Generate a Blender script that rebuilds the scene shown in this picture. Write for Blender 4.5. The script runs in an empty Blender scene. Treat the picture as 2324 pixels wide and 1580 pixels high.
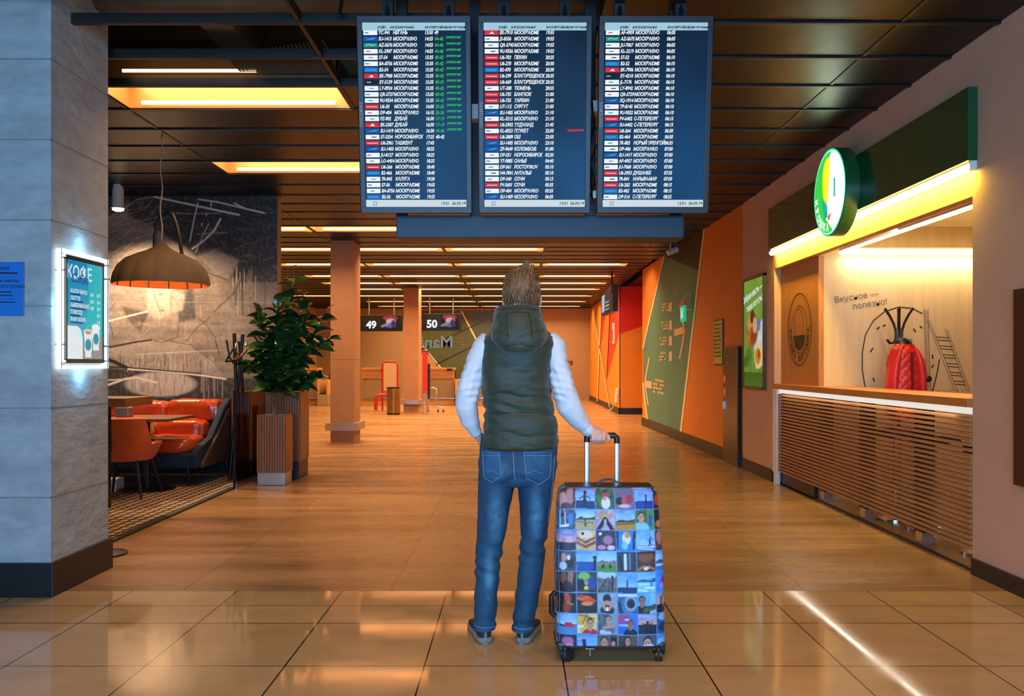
import bpy, bmesh, math, random
import numpy as np
from mathutils import Vector, Matrix, noise
from mathutils.bvhtree import BVHTree
R = random.Random(7)
PI = math.pi
sc = bpy.context.scene
col = sc.collection
# ---------------------------------------------------------------- camera (level, eye height 1.30 m, looking down the hall)
F, CX, HY, EYE = 1950.0, 1172.0, 826.0, 1.30          # focal length and vanishing point in pixels of the 2324x1580 frame
cam = bpy.data.cameras.new('camera'); cam.sensor_width = 36; cam.lens = F / 2324 * 36
cam.shift_x = (1162 - CX) / 2324; cam.shift_y = (HY - 790) / 2324
cam.clip_end = 200
co = bpy.data.objects.new('camera', cam); col.objects.link(co)
co.location = (0, 0, EYE); co.rotation_euler = (PI / 2, 0, 0); sc.camera = co
# ---------------------------------------------------------------- world, daylight, exposure
w = bpy.data.worlds.new('world'); sc.world = w; w.use_nodes = True
w.node_tree.nodes['Background'].inputs[0].default_value = (.45, .62, 1, 1)
w.node_tree.nodes['Background'].inputs[1].default_value = .05
WARM = (1.0, .58, .27)
def area(name, loc, rot, sx, sy, watts, color, spread=PI):
    l = bpy.data.lights.new(name, 'AREA'); l.shape = 'RECTANGLE'; l.size = sx; l.size_y = sy
    l.energy = watts; l.color = color; l.spread = spread
    o = bpy.data.objects.new(name, l); col.objects.link(o); o.location = loc; o.rotation_euler = rot
    return o
# daylight through the glazed entrance behind the photographer
area('entrance_daylight', (-.6, -2.9, 1.9), (math.radians(84), 0, 0), 5.0, 2.4, 620, (.29, .59, 1.0))
sc.view_settings.view_transform = 'Standard'; sc.view_settings.look = 'None'
sc.view_settings.exposure = 0.0; sc.view_settings.gamma = 1.0; sc.view_settings.use_curve_mapping = False

# ---------------------------------------------------------------- helpers
def P(x, y, Y):                                        # the point at depth Y seen at photo pixel (x, y)
    return Vector(((x - CX) / F * Y, Y, EYE - (y - HY) / F * Y))
def lin(h):
    h = h.lstrip('#'); c = [int(h[i:i + 2], 16) / 255 for i in (0, 2, 4)]
    return tuple(x / 12.92 if x <= .04045 else ((x + .055) / 1.055) ** 2.4 for x in c)
def tag(o, label=None, cat=None, group=None, kind=None):
    if label: o['label'] = label
    if cat: o['category'] = cat
    if group: o['group'] = group
    if kind: o['kind'] = kind
    return o
def thing(name, label, cat, loc=(0, 0, 0), group=None):
    o = bpy.data.objects.new(name, None); col.objects.link(o); o.location = loc; o.empty_display_size = .1
    return tag(o, label, cat, group)
def link(name, me, parent=None):                       # mesh is in world coordinates; parents only carry a translation
    o = bpy.data.objects.new(name, me); col.objects.link(o)
    if parent is not None:
        o.parent = parent
        if parent.type == 'EMPTY': o.matrix_parent_inverse = Matrix.Translation(-Vector(parent.location))
    return o
def copy_tree(root, delta, label=None, group=None):
    r = root.copy(); col.objects.link(r); r.location = Vector(root.location) + Vector(delta)
    if label: r['label'] = label
    if group: r['group'] = group
    for ch in root.children:
        c = ch.copy(); col.objects.link(c); c.parent = r
        for g in ch.children:
            d = g.copy(); col.objects.link(d); d.parent = c
    return r
class MB:
    def __init__(s): s.v = []; s.f = []; s.m = []; s.M = None
    def add(s, vs, fs, mi=0):
        n = len(s.v)
        s.v += [tuple(s.M @ Vector(p)) if s.M else tuple(p) for p in vs]
        s.f += [tuple(n + i for i in f) for f in fs]; s.m += [mi] * len(fs); return s
    def box(s, lo, hi, mi=0):
        (a, b, c), (d, e, f) = lo, hi
        return s.add([(a, b, c), (d, b, c), (d, e, c), (a, e, c), (a, b, f), (d, b, f), (d, e, f), (a, e, f)],
                     [(0, 3, 2, 1), (4, 5, 6, 7), (0, 1, 5, 4), (1, 2, 6, 5), (2, 3, 7, 6), (3, 0, 4, 7)], mi)
    def prism(s, pts, off, mi=0, mside=None):          # polygon pts (3D) swept by off
        n = len(pts); o = Vector(off)
        s.add(list(pts) + [Vector(p) + o for p in pts], [tuple(range(n))[::-1], tuple(range(n, 2 * n))], mi)
        k = len(s.v) - 2 * n
        for i in range(n):
            s.f.append((k + i, k + (i + 1) % n, k + n + (i + 1) % n, k + n + i)); s.m.append(mi if mside is None else mside)
        return s
    def poly(s, pts, mi=0): return s.add(pts, [tuple(range(len(pts)))], mi)
    def rings(s, rings, mi=0, cap=True, closed=True):
        n = len(rings[0]); vs = [p for r in rings for p in r]; fs = []
        for i in range(len(rings) - 1):
            for j in range(n if closed else n - 1):
                k = (j + 1) % n
                fs.append((i * n + j, i * n + k, (i + 1) * n + k, (i + 1) * n + j))
        if cap: fs += [tuple(range(n))[::-1], tuple((len(rings) - 1) * n + j for j in range(n))]
        return s.add(vs, fs, mi)
    def tube(s, pts, r, n=10, mi=0, cap=True):
        pts = [Vector(p) for p in pts]; rr = r if isinstance(r, (list, tuple)) else [r] * len(pts); out = []; u = None
        for i, p in enumerate(pts):
            d = (pts[min(i + 1, len(pts) - 1)] - pts[max(i - 1, 0)]).normalized()
            if u is None:
                u = d.cross(Vector((0, 0, 1)) if abs(d.z) < .9 else Vector((1, 0, 0))).normalized()
            u = (u - d * u.dot(d)).normalized(); v = d.cross(u)
            out.append([p + (u * math.cos(2 * PI * j / n) + v * math.sin(2 * PI * j / n)) * rr[i] for j in range(n)])
        return s.rings(out, mi, cap)
    def lathe(s, prof, c, n=32, mi=0, cap=True, lobe=0, k=0):
        out = []
        for r, z in prof:
            out.append([(c[0] + r * (1 + lobe * abs(math.sin(k * PI * j / n))) * math.cos(2 * PI * j / n),
                         c[1] + r * (1 + lobe * abs(math.sin(k * PI * j / n))) * math.sin(2 * PI * j / n), c[2] + z) for j in range(n)])
        return s.rings(out, mi, cap)
    def ball(s, c, r, n=16, mi=0):
        r = r if isinstance(r, (list, tuple)) else (r, r, r)
        return s.rings([[(c[0] + r[0] * math.sin(a) * math.cos(b), c[1] + r[1] * math.sin(a) * math.sin(b), c[2] - r[2] * math.cos(a))
                         for b in [2 * PI * j / n for j in range(n)]] for a in [PI * (i + .02) / (n / 2 + .04) for i in range(n // 2 + 1)]], mi)
    def mesh(s, name, mats, smooth=None, bevel=0):
        me = bpy.data.meshes.new(name); me.from_pydata(s.v, [], s.f)
        for m in (mats if isinstance(mats, (list, tuple)) else [mats]): me.materials.append(m)
        me.polygons.foreach_set('material_index', s.m)
        bm = bmesh.new(); bm.from_mesh(me)
        bmesh.ops.remove_doubles(bm, verts=bm.verts, dist=1e-6)
        bmesh.ops.recalc_face_normals(bm, faces=bm.faces)
        if bevel:
            es = [e for e in bm.edges if len(e.link_faces) == 2 and e.calc_face_angle(0) > .6]
            bmesh.ops.bevel(bm, geom=es, offset=bevel, segments=2, affect='EDGES', profile=.6)
        if smooth is not None:
            for f in bm.faces: f.smooth = True
            for e in bm.edges:
                if len(e.link_faces) == 2 and e.calc_face_angle(0) > smooth: e.smooth = False
        bm.to_mesh(me); bm.free()
        return me
    def build(s, name, mats, parent=None, smooth=None, bevel=0):
        return link(name, s.mesh(name, mats, smooth, bevel), parent)
SM = math.radians(50)
def remesh(mb, voxel, it=2, name='m', mats=(), fn=None):  # fuse closed shapes into one continuous smooth surface
    me = mb.mesh(name, []); o = bpy.data.objects.new('tmp', me); col.objects.link(o)
    md = o.modifiers.new('r', 'REMESH'); md.mode = 'VOXEL'; md.voxel_size = voxel
    if it: sm = o.modifiers.new('s', 'SMOOTH'); sm.iterations = it; sm.factor = .5
    dg = bpy.context.evaluated_depsgraph_get()
    out = bpy.data.meshes.new_from_object(o.evaluated_get(dg)); out.name = name
    bpy.data.objects.remove(o); bpy.data.meshes.remove(me)
    out.materials.clear()
    for m in mats: out.materials.append(m)
    if fn:
        nrm = [v.normal.copy() for v in out.vertices]
        for v, n in zip(out.vertices, nrm): v.co = v.co + n * fn(v.co)
    out.polygons.foreach_set('use_smooth', [True] * len(out.polygons))
    return out
def bvh_of(me): return BVHTree.FromPolygons([v.co for v in me.vertices], [tuple(p.vertices) for p in me.polygons])
def text(body, size, org, xd, yd, mb, mi=0, align='CENTER', shear=0, bold=0, space=1, line=1, lift=.001, depth=0, warp=None):
    """lettering laid into mb on the plane through org spanned by xd (reading direction) and yd (up)"""
    c = bpy.data.curves.new('t', 'FONT'); c.body = body; c.size = size; c.align_x = align; c.align_y = 'CENTER' if '\n' not in body else 'TOP_BASELINE'
    c.shear = shear; c.offset = bold; c.space_character = space; c.space_line = line; c.resolution_u = 3; c.fill_mode = 'FRONT'
    o = bpy.data.objects.new('t', c); me = bpy.data.meshes.new_from_object(o)
    xd = Vector(xd).normalized(); yd = Vector(yd).normalized(); n = xd.cross(yd); org = Vector(org)
    vs = []
    for v in me.vertices:
        x, y = v.co.x, v.co.y
        if warp: x, y = warp(x, y)
        vs.append(org + xd * x + yd * y + n * lift)
    mb.add(vs, [tuple(p.vertices) for p in me.polygons], mi)
    bpy.data.objects.remove(o); bpy.data.curves.remove(c); bpy.data.meshes.remove(me)
def quad(mb, org, xd, yd, x0, y0, x1, y1, mi=0, lift=0):
    xd = Vector(xd).normalized(); yd = Vector(yd).normalized(); n = xd.cross(yd); org = Vector(org) + n * lift
    mb.poly([org + xd * a + yd * b for a, b in ((x0, y0), (x1, y0), (x1, y1), (x0, y1))], mi)
def shape(mb, org, xd, yd, pts, mi=0, lift=0):
    xd = Vector(xd).normalized(); yd = Vector(yd).normalized(); n = xd.cross(yd); org = Vector(org) + n * lift
    mb.poly([org + xd * a + yd * b for a, b in pts], mi)
def stroke(mb, org, xd, yd, pts, wd, mi=0, lift=0, closed=False):  # a painted line: flat ribbon along pts
    pts = [Vector((a, b, 0)) for a, b in pts]; n = len(pts); L, Rr = [], []
    for i, p in enumerate(pts):
        a = pts[(i - 1) % n] if closed else pts[max(i - 1, 0)]; b = pts[(i + 1) % n] if closed else pts[min(i + 1, n - 1)]
        d = (b - a).normalized(); q = Vector((-d.y, d.x, 0)) * wd / 2; L.append(p + q); Rr.append(p - q)
    for i in range(n if closed else n - 1):
        j = (i + 1) % n
        shape(mb, org, xd, yd, [(L[i].x, L[i].y), (Rr[i].x, Rr[i].y), (Rr[j].x, Rr[j].y), (L[j].x, L[j].y)], mi, lift)
def ell(cx, cy, rx, ry, a0=0, a1=360, n=40):
    return [(cx + rx * math.cos(math.radians(a0 + (a1 - a0) * i / n)), cy + ry * math.sin(math.radians(a0 + (a1 - a0) * i / n))) for i in range(n + (1 if a1 - a0 < 360 else 0))]

# ---------------------------------------------------------------- materials
def mat(name, hexc, rough=.5, metal=0, noise_=None, bump=None, coat=0, emit=None, spec=.5, sheen=0, stretch=None, trans=0, attr=None, alpha=1, sss=0):
    m = bpy.data.materials.new(name); m.use_nodes = True; nt = m.node_tree; b = nt.nodes['Principled BSDF']
    c = lin(hexc) if isinstance(hexc, str) else hexc
    I = b.inputs; I['Base Color'].default_value = (*c, 1); I['Roughness'].default_value = rough; I['Metallic'].default_value = metal
    I['Specular IOR Level'].default_value = spec; I['Coat Weight'].default_value = coat; I['Coat Roughness'].default_value = .08
    I['Sheen Weight'].default_value = sheen; I['Transmission Weight'].default_value = trans; I['Alpha'].default_value = alpha
    I['Subsurface Weight'].default_value = sss
    if sss: I['Subsurface Radius'].default_value = (.01, .004, .002)
    N = nt.nodes.new; L = nt.links.new
    if noise_ or bump:
        tc = N('ShaderNodeTexCoord'); mp = N('ShaderNodeMapping'); L(tc.outputs['Object'], mp.inputs[0])
        if stretch: mp.inputs['Scale'].default_value = stretch
    src = None
    if attr:
        a = N('ShaderNodeVertexColor'); a.layer_name = attr; src = a.outputs[0]
    if noise_:
        n = N('ShaderNodeTexNoise'); n.inputs['Scale'].default_value = noise_[0]; n.inputs['Detail'].default_value = 6; n.inputs['Roughness'].default_value = .65
        L(mp.outputs[0], n.inputs[0])
        mr = N('ShaderNodeMapRange'); mr.inputs[1].default_value = .3; mr.inputs[2].default_value = .7
        mr.inputs[3].default_value = 1 - noise_[1]; mr.inputs[4].default_value = 1 + noise_[1]; L(n.outputs[0], mr.inputs[0])
        mx = N('ShaderNodeMix'); mx.data_type = 'RGBA'; mx.blend_type = 'MULTIPLY'; mx.inputs[0].default_value = 1
        mx.inputs[6].default_value = (*c, 1)
        if src: L(src, mx.inputs[6])
        L(mr.outputs[0], mx.inputs[7]); src = mx.outputs[2]
    if src: L(src, I['Base Color'])
    if bump:
        n2 = N('ShaderNodeTexNoise'); n2.inputs['Scale'].default_value = bump[0]; n2.inputs['Detail'].default_value = 5
        L(mp.outputs[0], n2.inputs[0]); bp = N('ShaderNodeBump'); bp.inputs['Strength'].default_value = bump[1]; bp.inputs['Distance'].default_value = bump[2] if len(bump) > 2 else .01
        L(n2.outputs[0], bp.inputs['Height']); L(bp.outputs[0], I['Normal'])
    if emit:
        I['Emission Color'].default_value = (*(lin(emit[0]) if isinstance(emit[0], str) else emit[0]), 1); I['Emission Strength'].default_value = emit[1]
        if attr and emit[0] == 'attr': pass
    return m
def glow(name, c, s): return mat(name, '000000', .6, emit=(c, s), spec=.03)
def glow_attr(name, attr, s):
    m = bpy.data.materials.new(name); m.use_nodes = True; nt = m.node_tree; b = nt.nodes['Principled BSDF']
    a = nt.nodes.new('ShaderNodeVertexColor'); a.layer_name = attr
    b.inputs['Base Color'].default_value = (.01, .01, .01, 1); b.inputs['Roughness'].default_value = .3; b.inputs['Specular IOR Level'].default_value = .04
    nt.links.new(a.outputs[0], b.inputs['Emission Color']); b.inputs['Emission Strength'].default_value = s
    return m
def tiles(name, hexc, bw, bh, ox, oy, mortar, mcol, rough, var, nscale, namt, stretch=(1, 1, 1), rvar=.08, bmp=.02):
    m = bpy.data.materials.new(name); m.use_nodes = True; nt = m.node_tree; b = nt.nodes['Principled BSDF']; N = nt.nodes.new; L = nt.links.new
    c = lin(hexc); tc = N('ShaderNodeTexCoord'); mp = N('ShaderNodeMapping'); L(tc.outputs['Object'], mp.inputs[0]); mp.inputs['Location'].default_value = (ox, oy, 0)
    br = N('ShaderNodeTexBrick'); br.offset = 0; br.squash = 1; L(mp.outputs[0], br.inputs[0])
    I = br.inputs; I['Scale'].default_value = 1; I['Brick Width'].default_value = bw; I['Row Height'].default_value = bh
    I['Mortar Size'].default_value = mortar; I['Mortar Smooth'].default_value = .1; I['Bias'].default_value = 0
    I['Color1'].default_value = tuple(x * (1 - var) for x in c) + (1,); I['Color2'].default_value = tuple(x * (1 + var) for x in c) + (1,); I['Mortar'].default_value = (*lin(mcol), 1)
    m2 = N('ShaderNodeMapping'); m2.inputs['Scale'].default_value = stretch; L(tc.outputs['Object'], m2.inputs[0])
    n = N('ShaderNodeTexNoise'); n.inputs['Scale'].default_value = nscale; n.inputs['Detail'].default_value = 7; n.inputs['Roughness'].default_value = .62; L(m2.outputs[0], n.inputs[0])
    mr = N('ShaderNodeMapRange'); mr.inputs[1].default_value = .3; mr.inputs[2].default_value = .7; mr.inputs[3].default_value = 1 - namt; mr.inputs[4].default_value = 1 + namt; L(n.outputs[0], mr.inputs[0])
    mx = N('ShaderNodeMix'); mx.data_type = 'RGBA'; mx.blend_type = 'MULTIPLY'; mx.inputs[0].default_value = 1; L(br.outputs[0], mx.inputs[6]); L(mr.outputs[0], mx.inputs[7]); L(mx.outputs[2], b.inputs['Base Color'])
    r2 = N('ShaderNodeMapRange'); r2.inputs[1].default_value = .3; r2.inputs[2].default_value = .7; r2.inputs[3].default_value = rough - rvar; r2.inputs[4].default_value = rough + rvar; L(n.outputs[0], r2.inputs[0]); L(r2.outputs[0], b.inputs['Roughness'])
    bp = N('ShaderNodeBump'); bp.inputs['Strength'].default_value = bmp; bp.inputs['Distance'].default_value = .01; L(n.outputs[0], bp.inputs['Height']); L(bp.outputs[0], b.inputs['Normal'])
    return m
def slats_mat(name, hexc, dark, axis, pitch, duty, rough=.5):
    """wood grooves of a fixed pitch along an object axis"""
    m = mat(name, hexc, rough, noise_=(3, .25), stretch=(8, 8, 1)); nt = m.node_tree; b = nt.nodes['Principled BSDF']; N = nt.nodes.new; L = nt.links.new
    src = b.inputs['Base Color'].links[0].from_socket
    tc = N('ShaderNodeTexCoord'); sx = N('ShaderNodeSeparateXYZ'); L(tc.outputs['Object'], sx.inputs[0])
    d = N('ShaderNodeMath'); d.operation = 'DIVIDE'; d.inputs[1].default_value = pitch; L(sx.outputs[axis], d.inputs[0])
    fr = N('ShaderNodeMath'); fr.operation = 'FRACT'; L(d.outputs[0], fr.inputs[0])
    lt = N('ShaderNodeMath'); lt.operation = 'LESS_THAN'; lt.inputs[1].default_value = duty; L(fr.outputs[0], lt.inputs[0])
    mx = N('ShaderNodeMix'); mx.data_type = 'RGBA'; L(lt.outputs[0], mx.inputs[0]); L(src, mx.inputs[6]); mx.inputs[7].default_value = (*lin(dark), 1); L(mx.outputs[2], b.inputs['Base Color'])
    return m
M = {}
M['black'] = mat('black_metal', '0d0e10', .35, spec=.5, noise_=(20, .1))
M['blackplastic'] = mat('black_plastic', '15171b', .4, noise_=(40, .1))
M['steel'] = mat('brushed_steel', 'b9bcc0', .3, 1, noise_=(30, .08), stretch=(1, 1, .05))
M['chrome'] = mat('chrome', 'd8dadd', .12, 1)
M['white'] = mat('white_paint', 'd8d6d0', .5, noise_=(10, .04))
M['glass'] = mat('clear_glass', 'ffffff', .02, trans=1, spec=.5)
M['wood'] = mat('oak_wood', '9a6236', .42, noise_=(4, .3), stretch=(1, 12, 12))

# tiny painter used for printed and painted surfaces
class Canvas:
    def __init__(s, w, h, c):
        s.w, s.h = w, h; s.a = np.zeros((h, w, 3)); s.a[:] = lin(c) if isinstance(c, str) else c
        s.y, s.x = np.mgrid[0:h, 0:w].astype(float); s.x += .5; s.y += .5
    def put(s, mask, c, al=1.0):
        mk = (np.clip(mask, 0, 1) * al)[..., None]; s.a = s.a * (1 - mk) + np.array(lin(c) if isinstance(c, str) else c) * mk
    def grad(s, c0, c1, y0=0, y1=None):
        y1 = s.h if y1 is None else y1; t = np.clip((s.y - y0) / max(y1 - y0, 1e-6), 0, 1)[..., None]
        g = np.array(lin(c0)) * (1 - t) + np.array(lin(c1)) * t; m = ((s.y >= y0) & (s.y <= y1))[..., None]; s.a = np.where(m, g, s.a)
    def rect(s, x0, y0, x1, y1, c, al=1): s.put(((s.x >= x0) & (s.x <= x1) & (s.y >= y0) & (s.y <= y1)) * 1.0, c, al)
    def ell(s, cx, cy, rx, ry, c, al=1, soft=.08):
        d = np.sqrt(((s.x - cx) / rx) ** 2 + ((s.y - cy) / ry) ** 2); s.put((1 - d) / soft + .5, c, al)
    def seg(s, a, b, w0, c, al=1, w1=None, soft=1.0):
        ax, ay = a; bx, by = b; dx, dy = bx - ax, by - ay; t = np.clip(((s.x - ax) * dx + (s.y - ay) * dy) / (dx * dx + dy * dy + 1e-9), 0, 1)
        d = np.hypot(s.x - ax - t * dx, s.y - ay - t * dy); ww = w0 / 2 + ((w1 if w1 is not None else w0) - w0) / 2 * t
        s.put((ww - d) / soft + .5, c, al)
    def path(s, pts, w0, c, al=1, soft=1.0):
        for a, b in zip(pts, pts[1:]): s.seg(a, b, w0, c, al, soft=soft)
    def poly(s, pts, c, al=1):
        ins = np.zeros((s.h, s.w), bool); n = len(pts)
        for i in range(n):
            x0, y0 = pts[i]; x1, y1 = pts[(i + 1) % n]
            if y0 == y1: continue
            ins ^= ((y0 > s.y) != (y1 > s.y)) & (s.x < (x1 - x0) * (s.y - y0) / (y1 - y0) + x0)
        s.put(ins * 1.0, c, al)
def fnoise(h, w, gy, gx, seed):                        # smooth value noise
    r = np.random.RandomState(seed); g = r.rand(gy + 2, gx + 2); y = np.linspace(0, gy, h); x = np.linspace(0, gx, w)
    yi = y.astype(int); xi = x.astype(int); fy = (y - yi)[:, None]; fx = (x - xi)[None]; fy = fy * fy * (3 - 2 * fy); fx = fx * fx * (3 - 2 * fx)
    a = g[yi][:, xi]; b = g[yi][:, xi + 1]; c = g[yi + 1][:, xi]; d = g[yi + 1][:, xi + 1]
    return (a * (1 - fx) + b * fx) * (1 - fy) + (c * (1 - fx) + d * fx) * fy
def painted(name, verts, faces, colors, m, parent=None, smooth=False):
    me = bpy.data.meshes.new(name); me.from_pydata(verts, [], faces); me.materials.append(m)
    ca = me.color_attributes.new('paint', 'FLOAT_COLOR', 'POINT'); c4 = np.ones((len(verts), 4), np.float32); c4[:, :3] = colors
    ca.data.foreach_set('color', c4.ravel())
    if smooth: me.polygons.foreach_set('use_smooth', [True] * len(me.polygons))
    return link(name, me, parent)
def painted_plane(name, canvas, org, xd, yd, W, H, m, parent=None):   # canvas row 0 is the top edge
    h, wd = canvas.h, canvas.w; xd = np.array(xd, float); yd = np.array(yd, float); org = np.array(org, float)
    u = (np.arange(wd) / (wd - 1))[None, :, None]; v = (1 - np.arange(h) / (h - 1))[:, None, None]
    vs = (org + xd * W * u + yd * H * v).reshape(-1, 3)
    i = np.arange((h - 1) * (wd - 1)); r, c = i // (wd - 1), i % (wd - 1); k = r * wd + c
    fs = np.stack([k, k + wd, k + wd + 1, k + 1], 1).tolist()
    return painted(name, vs.tolist(), fs, canvas.a.reshape(-1, 3), m, parent)

# ================================================================ THE SETTING
ZC = 3.30                                              # ceiling height
XR = 2.83                                              # right-hand wall
def struct(name, mb, mats, smooth=None, bevel=0):
    return tag(mb.build(name, mats, None, smooth, bevel), kind='structure')
M['floor_back'] = tiles('floor_brown_tile', '9a7650', 1.19, .61, .72, -4.92, .0022, '5c4426', .26, .10, 1.6, .30, (.35, 2.2, 1), bmp=.006)
M['floor_edge'] = tiles('floor_tan_tile_border', 'b08f62', .6, .305, .396, -4.92, .0035, '15110d', .065, .05, 2.2, .12, (1, 1.6, 1), .03, .012)
M['floor_front'] = tiles('floor_tan_tile', 'b08f62', .6, .605, .396, -4.30, .0035, '15110d', .065, .05, 2.2, .12, (1, 1.6, 1), .03, .012)
fl = MB()
fl.poly([(-7.2, 4.92, 0), (5.8, 4.92, 0), (5.8, 31.2, 0), (-7.2, 31.2, 0)], 0)
fl.poly([(-7.2, 4.30, 0), (5.8, 4.30, 0), (5.8, 4.92, 0), (-7.2, 4.92, 0)], 1)
fl.poly([(-7.2, -3.1, 0), (5.8, -3.1, 0), (5.8, 4.30, 0), (-7.2, 4.30, 0)], 2)
struct('floor', fl, [M['floor_back'], M['floor_edge'], M['floor_front']])

# ---- ceiling: metal pans in strips with dark bars between, some cells open, light slots left out
M['pan'] = mat('dark_bronze_pan', '130e09', .38, .7, noise_=(2.5, .25), bump=(6, .05, .02))
M['bar'] = mat('ceiling_bar', '14120f', .45, noise_=(8, .2))
XE = [-7.2, -6.61, -4.83, -3.05, -1.27, .5, 2.25, XR]
Y0, DY = 5.03, .57
LIGHT_ROWS = {-5: [3, 4], 2: [2], 6: [2], 13: [1, 2], 17: [1, 2, 3], 21: [1, 2, 3, 4], 25: [1, 2, 3, 4], 28: [1, 2, 3, 4, 5], 31: [1, 2, 3, 4], 35: [0, 1, 2, 3, 4], 39: [1, 2, 3, 4], 43: [1, 2, 3, 4]}  # negative row: unseen lights added to warm the front floor
slots = {(k, c + 1) for k, cs in LIGHT_ROWS.items() for c in cs if c < 5} | {(28, 5)}
slots = {(k, c) for k, c in slots if XE[c] < 2.2}
opened = {(k, c) for k in range(-3, 2) for c in (3, 4)} | {(1, 3)}
pan, bars = MB(), MB()
for k in range(-15, 46):
    y = Y0 + k * DY
    for c in range(len(XE) - 1):
        if (k, c) in slots or (k, c) in opened: continue
        pan.box((XE[c] + .004, y + .012, ZC), (XE[c + 1] - .004, y + DY - .012, ZC + .02))
    bars.box((-7.2, y - .016, ZC - .012), (XR, y + .016, ZC + .05), 1)
for x in XE[1:-1]: bars.box((x - .012, -3.1, ZC - .006), (x + .012, 31, ZC + .06), 1)
pan.v += []
n0 = len(pan.v); pan.v += bars.v; pan.f += [tuple(i + n0 for i in f) for f in bars.f]; pan.m += bars.m
pan.box((2.64, 16.5, ZC), (5.8, 31, ZC + .03)); pan.box((-7.2, -3.1, 4.05), (XR + .2, 31.2, 4.2), 2)   # structural slab above the open cells
for x in (-2.2, -.4): pan.box((x - .12, -3, 3.78), (x + .12, 10, 4.06), 2)
pan.box((-7.2, 4.0, 3.85), (XR, 4.35, 4.06), 2); pan.box((-7.2, 7.6, 3.85), (XR, 7.95, 4.06), 2)
M['slab'] = mat('concrete_slab', 'a5805a', .8, noise_=(3, .3), bump=(8, .3))
struct('ceiling', pan, [M['pan'], M['bar'], M['slab']])

# ---- ceiling lights
M['trough'] = mat('light_trough', '8a6034', .42, .3, noise_=(5, .06))
M['tube'] = glow('fluorescent_tube', (1.0, .66, .34), 3.2)
def ceiling_light(k, c, watts, label, front=False):
    x0, x1 = XE[c] + .02, XE[c + 1] - .02; ya, yb = Y0 + k * DY + .016, Y0 + (k + 1) * DY - .016
    t = thing('ceiling_light', label, 'ceiling light', ((x0 + x1) / 2, (ya + yb) / 2, ZC), 'strip lights in the ceiling')
    h = MB(); z1 = ZC + .22
    for lo, hi in (((x0, ya, ZC), (x1, ya + .01, z1)), ((x0, yb - .01, ZC), (x1, yb, z1)), ((x0, ya, ZC), (x0 + .01, yb, z1)), ((x1 - .01, ya, ZC), (x1, yb, z1)), ((x0, ya, z1), (x1, yb, z1 + .01))): h.box(lo, hi)
    h.build('housing', M['trough'], t)
    MB().tube([(x0 + .12, yb - .05, ZC + .03), (x1 - .12, yb - .05, ZC + .03)], .016, 8).build('tube', M['tube'], t, SM)
    if front: MB().tube([(x0 + .25, ya - .12, ZC + .07), (x1 - .55, ya - .12, ZC + .07)], .012, 8).build('tube', M['tube'], t, SM)
    l = bpy.data.lights.new('ceiling_light_lamp', 'AREA'); l.shape = 'RECTANGLE'; l.size = x1 - x0 - .1; l.size_y = yb - ya - .1; l.energy = watts; l.color = WARM
    lo = bpy.data.objects.new('lamp', l); col.objects.link(lo); lo.parent = t; lo.location = (0, 0, .20)
    return t
ROWN = {-5: 'added, out of view', 2: 'first', 6: 'second', 13: 'third', 17: 'fourth', 21: 'fifth', 25: 'sixth', 28: 'seventh', 31: 'eighth', 35: 'ninth', 39: 'tenth', 43: 'last'}
COLN = {1: 'far left over the check-in side', 2: 'over the left columns', 3: 'left of the aisle centre', 4: 'over the aisle centre', 5: 'right beside the painted wall'}
for k, c in sorted(slots):
    ceiling_light(k, c, 40 if k < 0 else 68 if k < 10 else 92, 'orange ceiling strip light, %s row, %s' % (ROWN[k], COLN[c]) if k > 6 else
                  ('added unseen ceiling strip light in front of the flight displays, %s' % COLN[c] if k < 0 else 'near glowing ceiling light trough above the cafe beside the concrete pillar' if k == 2 else 'glowing ceiling light trough just behind the left display screen, second row'), front=k in (2, 6))

# ---- ducts seen through the open ceiling cells
M['duct'] = mat('galvanised_duct', '6a5a48', .5, .6, noise_=(6, .2))
d = MB(); d.box((-2.75, 3.4, 3.45), (-1.9, 4.9, 3.8)); d.tube([(-3.1, 5.35, 3.62), (.6, 5.35, 3.62)], .13, 20)
tag(d.build('ventilation_duct', M['duct'], None, SM, .01), 'dull brown ventilation duct in the open ceiling above the pillar', 'duct')
g = MB()
for i in range(26): g.box((-1.95 + i * .026, 5.75, 3.36 + i * .004), (-1.95 + i * .026 + .008, 6.1, 3.37 + i * .004))
for i in range(12): g.box((-1.95, 5.75 + i * .03, 3.36), (-1.27, 5.757 + i * .03, 3.366))
tag(g.build('metal_grille', M['duct']), 'perforated metal grille hanging askew in the open ceiling left of the screens', 'grille')
cb = MB()
for x, s in ((-.9, 1), (.3, -1), (.95, 1)): cb.tube([(x + .12 * s * math.sin(i * .7), 4.9 + .05 * math.cos(i), 4.0 - i * .1) for i in range(8)], .012, 6)
tag(cb.build('ceiling_cables', M['black'], None, SM), 'loose black cables hanging in the open ceiling over the display screens', 'cables')

# ---- left concrete pillar
M['concrete'] = mat('board_marked_concrete', '9a9fa1', .85, noise_=(3.5, .2), bump=(9, .7, .02), stretch=(1, 1, 2.2))
M['base'] = mat('dark_skirting', '17191c', .4, noise_=(6, .2))
pl = MB(); pl.box((-3.5, 4.80, 0), (-2.6, 5.47, ZC + .7))
for z in (.55, 1.05, 1.62, 2.1, 2.55, 3.0):            # board joints
    pl.box((-3.5, 4.797, z), (-2.597, 4.80, z + .006), 1); pl.box((-2.6, 4.797, z), (-2.597, 5.47, z + .006), 1)
M['joint'] = mat('concrete_joint', '7d7c79', .9, noise_=(20, .2))
struct('pillar_left', pl, [M['concrete'], M['joint']])
bb = MB(); bb.box((-3.52, 4.775, 0), (-2.578, 5.492, .19)); struct('baseboard_pillar', bb, M['base'], bevel=.003)

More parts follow.
